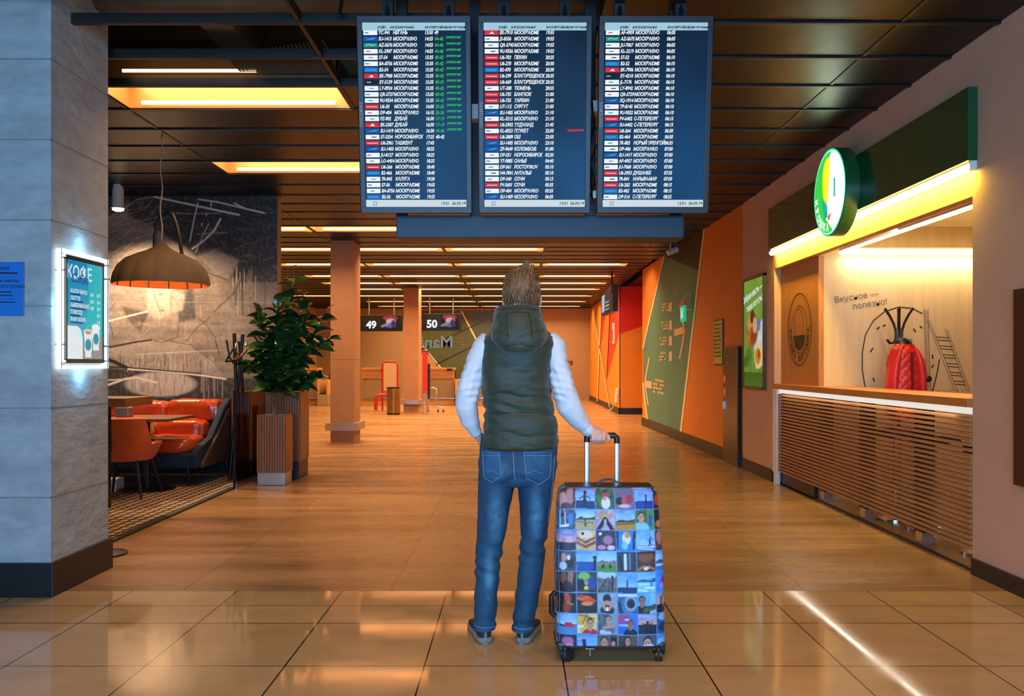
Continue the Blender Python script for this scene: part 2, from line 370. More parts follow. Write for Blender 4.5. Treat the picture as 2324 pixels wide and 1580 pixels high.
# ---- mural wall at the back of the cafe
M['tanedge'] = mat('tan_plaster', 'b08a5c', .8, noise_=(6, .08), bump=(30, .1))
mw = MB(); mw.box((-7.2, 10.21, 0), (-2.835, 10.36, ZC)); struct('wall_mural', mw, M['tanedge'])
cv = Canvas(300, 330, '7c7068')
Wd, Hd = 1390., 1580. - 30
sx_, sy_ = cv.w / Wd, cv.h / Hd
n1 = fnoise(cv.h, cv.w, 60, 9, 1) * .5 + fnoise(cv.h, cv.w, 12, 12, 2) * .5
n2_ = fnoise(cv.h, cv.w, 14, 70, 3); n3 = fnoise(cv.h, cv.w, 90, 90, 4)
cv.a *= (.55 + .9 * n1 * (.6 + .8 * n3))[..., None]
def q(x, y): return (x * sx_, (y - 30) * sy_)
def S(pts, w0, c, al=1.): cv.path([q(*p) for p in pts], w0 * sx_, c, al)
def soft(mask_pts, c, al, blur=14):
    k = Canvas(cv.w, cv.h, (0, 0, 0)); k.poly([q(*p) for p in mask_pts], (1, 1, 1)); m = k.a[..., 0]
    for _ in range(blur):
        m = (m + np.roll(m, 1, 0) + np.roll(m, -1, 0) + np.roll(m, 1, 1) + np.roll(m, -1, 1)) / 5
    cv.put(m * (.55 + .9 * n3), c, al)
soft([(250, 20), (1400, 20), (1400, 520), (1010, 640), (860, 560), (700, 420), (540, 330), (420, 250), (240, 180)], '1c222a', .93)
soft([(20, 20), (330, 20), (40, 230)], '20242a', .85)
soft([(1000, 545), (1400, 480), (1400, 660), (1050, 655)], '20262d', .9, 3)
soft([(30, 1270), (250, 1290), (800, 1325), (1000, 1350), (1400, 1360), (1400, 1700), (0, 1700)], '1e232b', .95, 4)
soft([(770, 470), (900, 420), (1090, 500), (1010, 640), (900, 590)], 'a09488', .7, 8)
soft([(190, 830), (400, 880), (330, 1010), (240, 930)], '3e3833', .85, 6)
soft([(590, 760), (740, 700), (760, 920), (640, 950)], '2a2a2e', .85, 8)
soft([(400, 640), (560, 640), (570, 880), (470, 930), (380, 860)], 'b8aa9a', .75, 16)
soft([(580, 730), (680, 740), (660, 860), (580, 880)], 'b0a498', .7, 6)
soft([(80, 1140), (300, 1090), (460, 1080), (560, 1090), (700, 1100), (900, 1240), (980, 1340), (600, 1310), (200, 1270)], '9c928c', .6, 4)
rr = random.Random(3)
for i in range(70):                                    # crackle of the upper lip
    x = rr.uniform(150, 900); y = rr.uniform(1140, 1260); S([(x, y), (x + rr.uniform(-8, 8), y + rr.uniform(20, 90))], rr.uniform(3, 8), rr.choice(['26262b', '3a3a3e', 'b5aba4']), .7)
cv.ell(q(490, 0)[0], q(0, 1395)[1], 270 * sx_, 88 * sy_, 'a8a09a', 1, .18)
for i in range(90):
    a = rr.uniform(0, 2 * PI); r_ = math.sqrt(rr.random()); x = 490 + 255 * r_ * math.cos(a); y = 1395 + 75 * r_ * math.sin(a)
    S([(x, y - 26), (x + rr.uniform(-10, 10), y + 30)], rr.uniform(3, 6), rr.choice(['55504e', '6b6562', 'cfc8c2']), .6)
for i in range(150):                                   # scratches
    x, y = rr.uniform(30, 1300), rr.uniform(50, 1300); a = rr.uniform(-.6, .2) if y < 560 else rr.uniform(0, PI); l = rr.uniform(25, 150)
    S([(x, y), (x + l * math.cos(a), y + l * math.sin(a))], rr.uniform(2, 5), rr.choice(['2c2c30', 'b8aea4', '5a5450', '8f867e', '3a4048']), rr.uniform(.25, .6))
for i in range(60):
    x = rr.uniform(30, 420); y = rr.uniform(110, 520); S([(x, y), (x + rr.uniform(60, 200), y - rr.uniform(30, 110))], 4, rr.choice(['c9b9a4', '4c4845']), .45)
for i in range(26):                                    # drips
    x = rr.uniform(1030, 1230); y = rr.uniform(540, 640); S([(x, y), (x + rr.uniform(-6, 6), y + rr.uniform(60, 290))], rr.uniform(5, 10), rr.choice(['2b3036', 'b4aaa2', '8d857e']), .75)
for i in range(16):
    x = rr.uniform(800, 970); S([(x, 1335), (x, 1335 + rr.uniform(60, 190))], 9, rr.choice(['8a817a', '33363b', '6b645f']), .8)
WH = 'd6d2cc'
S([(440, 42), (1090, 172)], 13, WH); S([(440, 42), (310, 60), (30, 235)], 9, 'a89a88', .8); S([(780, 60), (930, 80), (1290, 160)], 10, WH)
S([(1052, 85), (1150, 130), (1290, 158)], 8, WH, .9); S([(775, 88), (745, 210), (715, 360)], 9, WH); S([(950, 200), (900, 285), (820, 360), (735, 415)], 13, WH)
S([(860, 235), (820, 310), (760, 440)], 6, WH, .8); S([(880, 80), (875, 108)], 9, WH); S([(845, 162), (838, 178)], 8, WH); S([(808, 232), (805, 252)], 8, WH); S([(500, 152), (720, 165), (950, 160)], 6, 'aaa6a2', .7)
S([(765, 310), (1000, 300)], 8, '9a9a9c', .7); S([(80, 1130), (300, 1090), (420, 1075)], 12, '17171a'); S([(440, 1080), (500, 1095), (630, 1050)], 5, '2c2a2a')
S([(560, 1085), (720, 1110), (900, 1240)], 5, '2e2c2c', .8); S([(60, 1205), (150, 1240), (250, 1285)], 26, '15171c'); S([(240, 1285), (520, 1300), (800, 1330), (990, 1356)], 12, 'cfcbc6'); S([(60, 1268), (250, 1275), (800, 1318)], 10, '1a1c20')
S([(30, 1418), (210, 1358), (300, 1345), (460, 1382)], 16, 'cbc4ba'); S([(30, 1368), (210, 1358)], 10, 'bdb6ad'); S([(60, 945), (390, 868)], 10, 'd3c7b6'); S([(330, 1060), (520, 975)], 6, '6a625a')
S([(780, 920), (840, 965), (910, 1060)], 5, '3a3634'); S([(870, 910), (770, 985), (690, 1080)], 5, '3a3634'); S([(910, 1080), (940, 1180)], 8, '24282e')
S([(420, 690), (490, 890)], 6, '6b5c4e'); S([(540, 700), (730, 712)], 8, '2a2828'); S([(640, 880), (620, 1040)], 5, '2a2828'); S([(100, 950), (130, 1060)], 6, '33302d'); S([(150, 800), (90, 870)], 5, '3a3532')
for x, y in ((350, 770), (490, 745), (500, 862), (370, 835)): cv.ell(q(x, 0)[0], q(0, y)[1], 16 * sx_, 10 * sy_, '7a6654', .9, .3)
S([(300, 1180), (600, 1165), (930, 1150)], 6, 'b9b1aa', .8); S([(0, 975), (1390, 975)], 3, 'a79c92', .6); S([(0, 800), (1390, 805)], 3, 'b3a799', .5)
S([(760, 500), (850, 590), (1000, 640)], 8, '3f3b38', .9); S([(900, 870), (1050, 740), (1120, 620)], 14, '34373c', .6); S([(1290, 30), (1290, 1500)], 6, '2a2d30', .6)
M['mural'] = mat('painted_mural', '888888', .75, attr='paint', bump=(40, .15))
c0, c1 = P(220, 442, 10.2), P(660, 442, 10.2)
painted_plane('mural', cv, (c0.x, 10.205, P(0, 930, 10.2).z), (1, 0, 0), (0, 0, 1), -2.836 - c0.x, ZC - P(0, 930, 10.2).z, M['mural'])
mu = bpy.data.objects['mural']; tag(mu, 'large grey and black graffiti mural of a face with lips on the cafe wall', 'mural')
bb = MB(); bb.box((-7.2, 10.185, 0), (-2.82, 10.21, .16)); struct('baseboard_mural', bb, M['base'])
M['lowpaint'] = mat('grey_wall_paint', '4c4e52', .8, noise_=(3, .2))
lp = MB(); lp.box((-7.2, 10.195, .16), (-2.836, 10.21, P(0, 930, 10.2).z)); lp.box((-7.2, 10.195, .16), (c0.x, 10.21, ZC)); struct('trim_1', lp, M['lowpaint'])

# ---- other walls
M['beige'] = mat('beige_plaster', 'a88d6c', .8, noise_=(2, .05), bump=(40, .1))
M['tan'] = mat('tan_plaster_wall', 'cb9f82', .8, noise_=(2, .06), bump=(60, .25, .004))
M['orange'] = mat('orange_paint', 'd0761f', .6, noise_=(2, .06), bump=(50, .08))
M['yellowor'] = mat('amber_paint', 'd8841c', .6, noise_=(2, .06), bump=(50, .08))
M['redor'] = mat('vermilion_paint', 'd8381a', .6, noise_=(2, .06), bump=(50, .08))
M['redor2'] = mat('red_paint', 'cc1e16', .6, noise_=(2, .06))
M['green'] = mat('grey_green_paint', '4a7a6e', .6, noise_=(2, .08), bump=(50, .08))
M['olive'] = mat('olive_panel', '4c5836', .35, noise_=(2, .15))
M['darkpaint'] = mat('charcoal_paint', '1c1b18', .6, noise_=(4, .2))
M['line'] = mat('cream_line', 'e8d8b0', .6, noise_=(9, .05))
wl = MB(); wl.box((-7.3, -3.1, 0), (-7.2, 31.2, 4.2)); struct('wall_left', wl, M['beige'])
# back wall: beige field below a diagonal, olive panel above it
YB = 31.0
def B(x, y): return P(x, y, YB)
wb = MB(); z0 = 0
wb.prism([(-7.2, YB, 0), (2.75, YB, 0), (2.75, YB, ZC), (-7.2, YB, ZC)], (0, .15, 0), 0)
def bpoly(pts, mi, lift): wb.poly([(B(*p).x, YB - lift, max(0, B(*p).z)) for p in pts], mi)
bpoly([(940, 706), (1230, 706), (1230, 905), (1060, 905), (957, 785)], 1, .01)
bpoly([(1045, 706), (1049, 706), (1098, 800), (1094, 800)], 2, .016); bpoly([(957, 783), (960, 783), (1003, 836), (1000, 836)], 2, .016)
bpoly([(940, 800), (1098, 728), (1098, 730), (940, 803)], 3, .018); bpoly([(990, 826), (1098, 772), (1098, 774), (990, 829)], 3, .018)
struct('wall_back', wb, [M['beige'], M['olive'], M['line'], M['darkpaint']])
# right wall, near part with the kiosk opening (Y 5.33-9.43, z 1.02-2.34), tan
OY0, OY1, OZ1 = 5.33, 9.43, 2.34
wr = MB(); T = .08
for lo, hi in (((XR, -3.1, 0), (XR + T, OY0, ZC)), ((XR, OY0, OZ1), (XR + T, OY1, ZC)), ((XR, OY1, 0), (XR + T, 10.75, ZC))): wr.box(lo, hi)
struct('wall_right', wr, M['tan'])
# right wall, painted part: a shallow angle from (2.83,10.75) to (2.675,18.24)
KB = (2.675 - 2.83) / (18.24 - 10.75)
def WB(x, y, lift=0):
    a = (x - CX) / F; Y = (2.83 - KB * 10.75) / (a - KB); X = a * Y
    return Vector((X - lift, Y, min(ZC, max(0, EYE - (y - HY) / F * Y))))
wp = MB()
wp.poly([WB(1458, 500), WB(1507, 500), WB(1458, 791)], 0)
wp.poly([WB(1507, 500), WB(1585, 614), WB(1541, 1200), WB(1470, 1200), WB(1458, 869), WB(1458, 791)], 1)
wp.poly([WB(1458, 869), WB(1470, 1200), WB(1458, 1200)], 2)
wp.poly([WB(1507, 500), WB(1596, 400), WB(1585, 614)], 3)
wp.poly([WB(1596, 400), WB(1687, 400), WB(1687, 1200), WB(1541, 1200), WB(1585, 614)], 0)
for a, b in (((1507, 560), (1458, 791)), ((1597, 500), (1541, 1010)), ((1458, 869), (1471, 985))):
    dx = 2.6 if a[0] < 1540 else 4
    wp.poly([WB(a[0], a[1], .006), WB(a[0] + dx, a[1], .006), WB(b[0] + dx, b[1], .006), WB(b[0], b[1], .006)], 4)
wp.prism([(2.675, 18.24, 0), (2.675, 18.24, ZC), (4.8, 18.24, ZC), (4.8, 18.24, 0)], (0, -.1, 0), 0)
struct('wall_right_painted', wp, [M['orange'], M['green'], M['yellowor'], M['darkpaint'], M['line']])
# alcove beyond: frontal wall at Y=22.2 and a side wall running on to the back
wa = MB(); YA = 22.2
def A(x, y): p = P(x, y, YA); return Vector((p.x, YA, min(ZC, max(0, p.z))))
wa.poly([A(1408, 500), A(1600, 500), A(1600, 690), A(1408, 758)], 1); wa.poly([A(1408, 758), A(1600, 690), A(1600, 1200), A(1408, 1200)], 0)
def D(x, y, lift=0):
    Y = 2.66 * F / (x - CX); return Vector((2.66 - lift, Y, min(ZC, max(0, EYE - (y - HY) / F * Y))))
wa.poly([D(1339, 500), D(1367, 500), D(1363, 775), D(1377, 865), D(1370, 1200), D(1339, 1200)], 0)
wa.poly([D(1367, 500), D(1405.7, 500), D(1405.7, 755), D(1377, 865), D(1363, 775)], 2)
wa.poly([D(1405.7, 755), D(1405.7, 1200), D(1370, 1200), D(1377, 865)], 0)
wa.poly([D(1380, 690, .02), D(1386, 690, .02), D(1378, 860, .02), D(1365, 790, .02)], 3)
for a, b in (((1347, 705), (1385, 925)), ((1365, 700), (1356, 912))):
    wa.poly([D(*a, .03), D(a[0] + 1.3, a[1], .03), D(b[0] + 1.5, b[1], .03), D(*b, .03)], 4)
wa.box((4.8, 18, 0), (4.9, 31, ZC), 0)
struct('wall_alcove', wa, [M['yellowor'], M['redor2'], M['redor'], M['orange'], M['line']])
bs = MB()
bs.box((XR - .022, -3.1, 0), (XR, OY0 - .02, .10)); bs.box((XR - .022, OY1 + .02, 0), (XR, 10.76, .13))
pa, pb = Vector((2.83, 10.75, 0)), Vector((2.675, 18.24, 0))
bs.prism([pa, pb, pb + Vector((0, 0, .17)), pa + Vector((0, 0, .17))], (-.022, 0, 0)); bs.box((2.655, 18.22, 0), (4.8, 18.26, .17))
bs.box((2.64, 22.16, 0), (4.8, 22.2, .16)); bs.box((2.635, 22.16, 0), (2.66, 31, .16))
struct('baseboard_right', bs, M['base'])
# kiosk interior shell
kw = MB(); YK = 8.26; XL = 2.905
M['kwood'] = mat('pale_birch_laminate', 'd9b98a', .45, noise_=(2.2, .10), stretch=(7, 7, .5))
M['kwood2'] = mat('honey_laminate', 'b9773a', .45, noise_=(2.2, .14), stretch=(7, 7, .5))
kw.box((XL, YK, 0), (6.0, YK + .05, 3.0), 0)
kw.box((XL - .001, YK - .002, 0), (XL + .05, OY1, OZ1), 1)
kw.box((5.95, 4.6, 0), (6.0, YK, 3.0), 0); kw.box((XR + T, 4.6, 0), (6.0, 4.7, 3.0), 0); kw.box((XR + T, 4.6, 2.62), (6.0, YK, 2.7), 0)
struct('wall_kiosk', kw, [M['kwood'], M['kwood2']])

# ---- columns with bumper rails
M['colconc'] = mat('column_plaster', 'a5795a', .8, noise_=(3, .08), bump=(50, .3, .005))
M['rail'] = mat('bumper_rail', '9c8468', .45, noise_=(5, .1))
def column(name, x0, x1, ya, yb, zr):
    m = MB(); m.box((x0, ya, 0), (x1, yb, ZC)); m.box((x0 - .002, ya - .002, zr + 1.15), (x1 + .002, yb + .002, zr + 1.157), 1)
    m.box((x0 - .07, ya - .07, zr), (x1 + .07, yb + .07, zr + .12), 2); m.box((x0 + .05, ya - .073, zr), (x1, ya - .065, zr + .12), 3)
    return struct(name, m, [M['colconc'], M['joint'], M['rail'], M['steel']])
column('pillar_1', -3.015, -2.636, 13.93, 14.5, .22); column('pillar_2', -2.967, -2.575, 22.6, 23.3, .24)

# ================================================================ FLIGHT DISPLAYS
M['bezel'] = mat('screen_bezel', '0d141c', .4, .2, noise_=(30, .06))
M['navy'] = mat('navy_steel_beam', '172733', .45, .4, noise_=(12, .1), stretch=(1, 6, 1))
def E_(n, c, s=1.0): M[n] = glow(n, lin(c), s)
E_('scr_white', 'eef6fb', 1.0); E_('scr_green', '35c06a', .9); E_('scr_red', 'e02f3c', 1.0); E_('scr_blue', '1565c0', .9); E_('scr_blue2', '1f7fd6', .9)
E_('scr_teal', '1f9a86', .9); E_('scr_dark', '2a3238', .6); E_('scr_head', 'a9d3e8', .9); E_('scr_head2', 'd9e6ee', .9); E_('scr_ink', '1c3a54', .7); E_('scr_grey', '8aa0b0', .7)
DISP = [
 ("w YC-941|НЯГАНЬ|13:50|49;b SU-1413|МОСКВА/SVO|14:55|g44-46;t AZ-5676|МОСКВА/SVO|14:55|g44-46;w KL-2907|МОСКВА/SVO|14:55|g44-46;w S7-54|МОСКВА/DME|15:35|g40-42;w BA-8756|МОСКВА/DME|15:35|g40-42;"
  "c B2-54|МОСКВА/DME|15:35|g40-42;r EK-7908|МОСКВА/DME|15:35|g40-42;k EY-5139|МОСКВА/DME|15:35|g40-42;w LY-8924|МОСКВА/DME|15:35|g40-42;w QR-5727|МОСКВА/DME|15:35|g40-42;w 9U-9554|МОСКВА/DME|15:35|g40-42;"
  "r U6-30|МОСКВА/DME|16:00|g25-26;w DP-404|МОСКВА/VKO|16:15|g25-26;w FZ-902|ДУБАЙ|16:30|g17-19;r EK-2307|ДУБАЙ|16:30|g17-19;b SU-1419|МОСКВА/SVO|16:30|g44-46;w S7-3254|НОВОСИБИРСК|17:25|40-42;r U6-2961|ТАШКЕНТ|17:45|;"
  "b SU-1403|МОСКВА/SVO|18:25|;w JU-8127|МОСКВА/SVO|18:25|;w LO-4454|МОСКВА/SVO|18:25|;r U6-266|МОСКВА/DME|18:40|;c B2-466|МОСКВА/DME|18:40|;w 7R-845|КАЛУГА|19:20|;w S7-56|МОСКВА/DME|19:55|;w BA-8756|МОСКВА/DME|19:55|;c B2-56|МОСКВА/DME|19:55|"),
 ("r EK-7910|МОСКВА/DME|19:55|;w J2-8356|МОСКВА/DME|19:55|;w QR-5745|МОСКВА/DME|19:55|;w 9U-9556|МОСКВА/DME|19:55|;r U6-703|ПЕКИН|20:25|;r U6-270|МОСКВА/DME|20:30|;c B2-470|МОСКВА/DME|20:30|;r U6-299|БЛАГОВЕЩЕНСК|20:35|;"
  "r U6-669|БЛАГОВЕЩЕНСК|20:35|;w UT-280|ТЮМЕНЬ|20:55|;r U6-755|БАНГКОК|21:00|;r U6-735|ХАРБИН|21:00|;w UT-112|СУРГУТ|21:05|;b SU-1405|МОСКВА/SVO|21:10|;w KL-3215|МОСКВА/SVO|21:10|;r U6-2955|ХУДЖАНД|21:45|;"
  "w KL-8553|ПХУКЕТ|22:50|;r U6-2889|ОШ|22:50|;b SU-1405|МОСКВА/SVO|23:10|;b ZF-9649|КОЛОМБО/Б|01:00|;w DP-551|НОВОСИБИРСК|02:20|;w Y7-9885|САНЬЯ|04:40|;w DP-561|РОСТОВ/ROV|05:10|;w N4-7841|АНТАЛЬЯ|05:10|;"
  "w DP-340|СОЧИ|05:15|;r FV-5601|СОЧИ|05:35|;w DP-404|МОСКВА/VKO|05:55|;b SU-1409|МОСКВА/SVO|06:05|"),
 ("w AF-4959|МОСКВА/SVO|06:05|;t AZ-5675|МОСКВА/SVO|06:05|;w JU-7067|МОСКВА/SVO|06:05|;w KL-3219|МОСКВА/SVO|06:05|;w S7-52|МОСКВА/DME|06:10|;c B2-52|МОСКВА/DME|06:10|;r EK-7906|МОСКВА/DME|06:10|;k EY-4210|МОСКВА/DME|06:10|;"
  "w JL-7176|МОСКВА/DME|06:10|;w LY-8942|МОСКВА/DME|06:10|;w QR-5729|МОСКВА/DME|06:10|;b SQ-1914|МОСКВА/DME|06:10|;w TP-8145|МОСКВА/DME|06:10|;w 9U-9552|МОСКВА/DME|06:10|;r FV-6402|С-ПЕТЕРБУРГ|06:15|;b SU-6402|С-ПЕТЕРБУРГ|06:15|;"
  "r U6-264|МОСКВА/DME|06:50|;c B2-464|МОСКВА/DME|06:50|;w 7R-805|НОВЫЙ УРЕНГОЙ|06:55|;w DP-406|МОСКВА/VKO|07:00|;b SU-1417|МОСКВА/SVO|07:00|;w AF-4957|МОСКВА/SVO|07:00|;w JU-7068|МОСКВА/SVO|07:00|;r U6-2953|ДУШАНБЕ|07:35|;"
  "w 7R-841|НАРЬЯН-МАР|07:50|;r U6-262|МОСКВА/DME|08:15|;c B2-462|МОСКВА/DME|08:15|;w DP-516|С-ПЕТЕРБУРГ|08:25|")]
TILT = math.radians(7.6); DH, DWd = 1.035, .605
SCRM = ['scr_white', 'scr_green', 'scr_red', 'scr_blue', 'scr_blue2', 'scr_teal', 'scr_dark', 'scr_head', 'scr_head2', 'scr_ink', 'scr_grey']
SI = {n: i for i, n in enumerate(SCRM)}
def display(xc, rows, label, di):
    bot = Vector((xc, 4.69, 2.122)); xd = Vector((1, 0, 0)); yd = Vector((0, -math.sin(TILT), math.cos(TILT))); nn = Vector((0, -math.cos(TILT), -math.sin(TILT)))
    t = thing('flight_display', label, 'display screen', bot, 'departure displays over the hall')
    def W_(x, y, z=0): return bot + xd * x + yd * y + nn * z
    fr = MB(); fr.M = Matrix.Translation(bot) @ Matrix((xd, yd, nn)).transposed().to_4x4()
    h = DWd / 2; b = .029
    for lo, hi in (((-h, 0, -.07), (h, .035, 0)), ((-h, DH - .036, -.07), (h, DH, 0)), ((-h, .035, -.07), (-h + b, DH - .036, 0)), ((h - b, .035, -.07), (h, DH - .036, 0)), ((-h + .01, .01, -.09), (h - .01, DH - .01, -.07))): fr.box(lo, hi)
    bz = fr.build('bezel', M['bezel'], t, bevel=.003)
    tx = MB(); text('SAMSUNG', .026, W_(-h + .013, DH * .505, .001), -yd, xd, tx, 0, bold=.0006, space=1.15)
    tx.build('maker_mark', M['scr_grey'], bz)
    # lit panel
    aw, ah, y0 = DWd - 2 * b, DH - .071, .035
    cvs = Canvas(40, 60, '0d2740'); cvs.grad('051a34', '0c3c66'); nz = fnoise(60, 40, 4, 3, 20 + di)
    cvs.a *= (.6 + 1.0 * nz)[..., None]; cvs.a += np.array(lin('1c4a70')) * (np.clip((cvs.x / 40 - .55) * 1.2, 0, 1) * np.clip(cvs.y / 60, 0, 1) * .6)[..., None]
    sp = painted_plane('screen_panel', cvs, W_(-aw / 2, y0, -.006), xd, yd, aw, ah, M['scr_bg'], t)
    mk = MB(); o = W_(0, y0, -.0055)
    U = lambda u: -aw / 2 + u * aw
    V = lambda v: (1 - v) * ah
    quad(mk, o, xd, yd, U(0), V(.041), U(1), V(0), SI['scr_head'], .0003); quad(mk, o, xd, yd, U(.0), V(1), U(1), V(.961), SI['scr_head2'], .0003)
    for u, s in ((.19, 'рейс'), (.385, 'направление'), (.66, 'вылет'), (.755, 'стойка'), (.91, 'примечание')):
        text(s, .0205, W_(U(u), y0 + V(.024), -.0055), xd, yd, mk, SI['scr_ink'], shear=.2, bold=.0005, lift=.0007)
    text('13:51', .022, W_(U(.79), y0 + V(.981), -.0055), xd, yd, mk, SI['scr_ink'], bold=.0005, lift=.0007)
    text('26.03.19', .022, W_(U(.925), y0 + V(.981), -.0055), xd, yd, mk, SI['scr_ink'], bold=.0005, lift=.0007)
    stroke(mk, o, xd, yd, [(U(.075), V(.99)), (U(.105), V(.99)), (U(.105), V(.972)), (U(.075), V(.972))], .003, SI['scr_ink'], .0007, True)
    colr = {'w': 'scr_white', 'b': 'scr_blue', 't': 'scr_teal', 'c': 'scr_blue2', 'r': 'scr_red', 'k': 'scr_dark'}
    for i, row in enumerate(rows.split(';')):
        k, rest = row[0], row[2:]; f = rest.split('|'); v = .0535 + i * (.9445 - .0535) / 27; y = V(v)
        quad(mk, o, xd, yd, U(.010), y - .0118, U(.145), y + .0118, SI[colr[k]], .0003)
        # airline emblem: a small swoosh, dot or stripe inside the plate
        e = SI['scr_white'] if k in 'brct' else SI['scr_grey' if k == 'w' else 'scr_head2']
        if k == 'b': shape(mk, o, xd, yd, [(U(.03), y - .004), (U(.10), y - .001), (U(.13), y + .007), (U(.095), y + .002)], SI['scr_head'], .0007)
        elif k == 'c': stroke(mk, o, xd, yd, [(U(.025 + .012 * j), y + (.004 if j % 2 else -.005)) for j in range(9)], .002, SI['scr_head'], .0007)
        elif k == 'r':
            if f[0][:2] in ('EK',): shape(mk, o, xd, yd, [(U(.05), y - .006), (U(.105), y - .006), (U(.09), y + .001), (U(.08), y + .008), (U(.07), y)], SI['scr_white'], .0007)
            else: quad(mk, o, xd, yd, U(.025), y - .003, U(.13), y + .001, SI['scr_head2'], .0007)
        elif k == 't': stroke(mk, o, xd, yd, [(U(.03), y - .005), (U(.05), y + .004), (U(.09), y - .001), (U(.125), y + .001)], .0025, SI['scr_white'], .0007)
        else:
            sd = (i * 7 + di * 3) % 5; c_ = [SI['scr_blue'], SI['scr_red'], SI['scr_teal'], SI['scr_grey'], SI['scr_ink']][sd] if k == 'w' else SI['scr_head']
            quad(mk, o, xd, yd, U(.02 + .012 * sd), y - .003, U(.06 + .014 * sd), y + .002, c_, .0007)
        kw_ = dict(shear=.22, bold=.0008, lift=.0007, align='LEFT', warp=lambda x, y: (x * .76, y))
        text(f[0], .0262, W_(U(.155), y0 + y, -.0055), xd, yd, mk, SI['scr_white'], **kw_)
        text(f[1], .0262, W_(U(.295), y0 + y, -.0055), xd, yd, mk, SI['scr_white'], space=.97, **kw_)
        text(f[2], .0262, W_(U(.603), y0 + y, -.0055), xd, yd, mk, SI['scr_white'], **kw_)
        if len(f) > 3 and f[3]:
            g = f[3][0] == 'g'; text(f[3].lstrip('g'), .0262, W_(U(.70), y0 + y, -.0055), xd, yd, mk, SI['scr_green' if g else 'scr_white'], **kw_)
            if g: text('регистрация', .0165, W_(U(.815), y0 + y + .009, -.0055), xd, yd, mk, SI['scr_green'], **kw_)
        if di == 1 and i == 16: text('задерживается', .0155, W_(U(.82), y0 + y + .004, -.0055), xd, yd, mk, SI['scr_red'], **kw_)
    mk.build('screen_text', [M[n] for n in SCRM], sp)
    for x in (-.17, .17):
        br = MB(); br.tube([W_(x, DH - .1, -.09), W_(x, DH + .02, -.2), (xc + x, 4.80, ZC + .05)], .012, 8); br.box((xc + x - .03, 4.77, ZC - .1), (xc + x + .03, 4.83, ZC + .06)); br.build('hanging_bracket', M['blackplastic'], t)
    return t
M['scr_bg'] = glow_attr('screen_background', 'paint', .85)
for i, (xc, lb) in enumerate(((-.546, 'left flight display, the one with green check-in desk numbers and status words'), (.099, 'middle flight display, the one with a single red remark'), (.744, 'right flight display, the one whose departures all start from 06:05'))):
    display(xc, DISP[i], lb, i)
mt = thing('display_mount', 'dark blue steel beam and uprights carrying the three flight displays', 'mounting frame', (.13, 4.9, 2.07))
b = MB(); b.box((-.672, 4.80, 2.005), (.935, 5.0, 2.13)); b.build('beam', M['navy'], mt, bevel=.004)
for x in (-.235, .42, -.75 + .1, .9): 
    u = MB(); u.box((x - .03, 4.86, 2.12), (x + .03, 4.92, ZC + .75)); u.build('upright', M['bezel'], mt)
for lo, hi in (((-.27, 4.76, 2.66), (-.20, 4.86, 2.74)), ((.385, 4.76, 2.70), (.45, 4.86, 2.76)), ((.40, 4.76, 2.22), (.44, 4.86, 2.26))): MB().box(lo, hi).build('power_box', M['white'], mt)
cb = MB(); cb.tube([(.40, 4.72, 2.9), (.425, 4.70, 2.6), (.39, 4.72, 2.45), (.43, 4.72, 2.3), (.40, 4.74, 2.2)], .006, 6); cb.tube([(.44, 4.75, 2.5), (.405, 4.72, 2.4), (.42, 4.75, 2.2)], .005, 6); cb.build('cable', M['black'], mt, SM)

# ================================================================ THE TRAVELLER
YP = 4.05
def px(x, y, dy=0.): return P(x, y, YP) + Vector((0, dy, 0)) if dy == 0 else Vector((P(x, y, YP).x, YP + dy, P(x, y, YP).z))
SCP = F / YP                                            # pixels per metre on the figure
def sq(a, e): c = math.cos(a); return math.copysign(abs(c) ** e, c)
def hring(y, x0, x1, d, dy=0., e=.85, n=36):            # horizontal ring from photo outline x0..x1 at row y, half depth d
    c = px((x0 + x1) / 2, y, dy); hw = (x1 - x0) / 2 / SCP
    return [c + Vector((hw * sq(2 * PI * j / n, e), d * sq(2 * PI * j / n - PI / 2, e), 0)) for j in range(n)]
def hloft(mb, rows, e=.85): return mb.rings([hring(*r, e=e) for r in rows])
def limb(mb, pts, n=20):                                # (x, y, dy, half width px, half depth m) tube following a path
    C = [px(p[0], p[1], p[2]) for p in pts]; out = []
    for i, c in enumerate(C):
        d = (C[min(i + 1, len(C) - 1)] - C[max(i - 1, 0)]).normalized(); f = Vector((0, 1, 0)); u = d.cross(f).normalized(); f = u.cross(d).normalized()
        out.append([c + u * (pts[i][3] / SCP * math.cos(2 * PI * j / n)) + f * (pts[i][4] * math.sin(2 * PI * j / n)) for j in range(n)])
    return mb.rings(out)
M['skin'] = mat('skin', 'dfa892', .5, noise_=(30, .06), sss=.15)
M['hair'] = mat('light_brown_hair', '755130', .5, noise_=(40, .45), stretch=(1, 1, .25))
M['vestm'] = mat('olive_vest_nylon', '2a3627', .6, noise_=(4, .12), bump=(350, .12, .002), sheen=.2)
M['vestd'] = mat('vest_seam', '121a12', .6, noise_=(20, .1))
M['sweat'] = mat('white_sweatshirt', 'd6dbe2', .85, noise_=(6, .05), bump=(60, .25, .006))
M['denim'] = mat('blue_denim', '235478', .8, noise_=(9, .28), bump=(260, .3, .002))
M['stitch'] = mat('denim_stitching', '7d9ab0', .8, noise_=(90, .2))
M['shoe'] = mat('dark_grey_canvas', '25282a', .8, noise_=(25, .2), bump=(200, .3, .002))
M['sole'] = mat('worn_rubber_sole', '76736f', .7, noise_=(18, .3))
pr = thing('person', 'man seen from behind in olive hooded vest and jeans, gripping a suitcase handle', 'person', (.03, 4.05, 0))
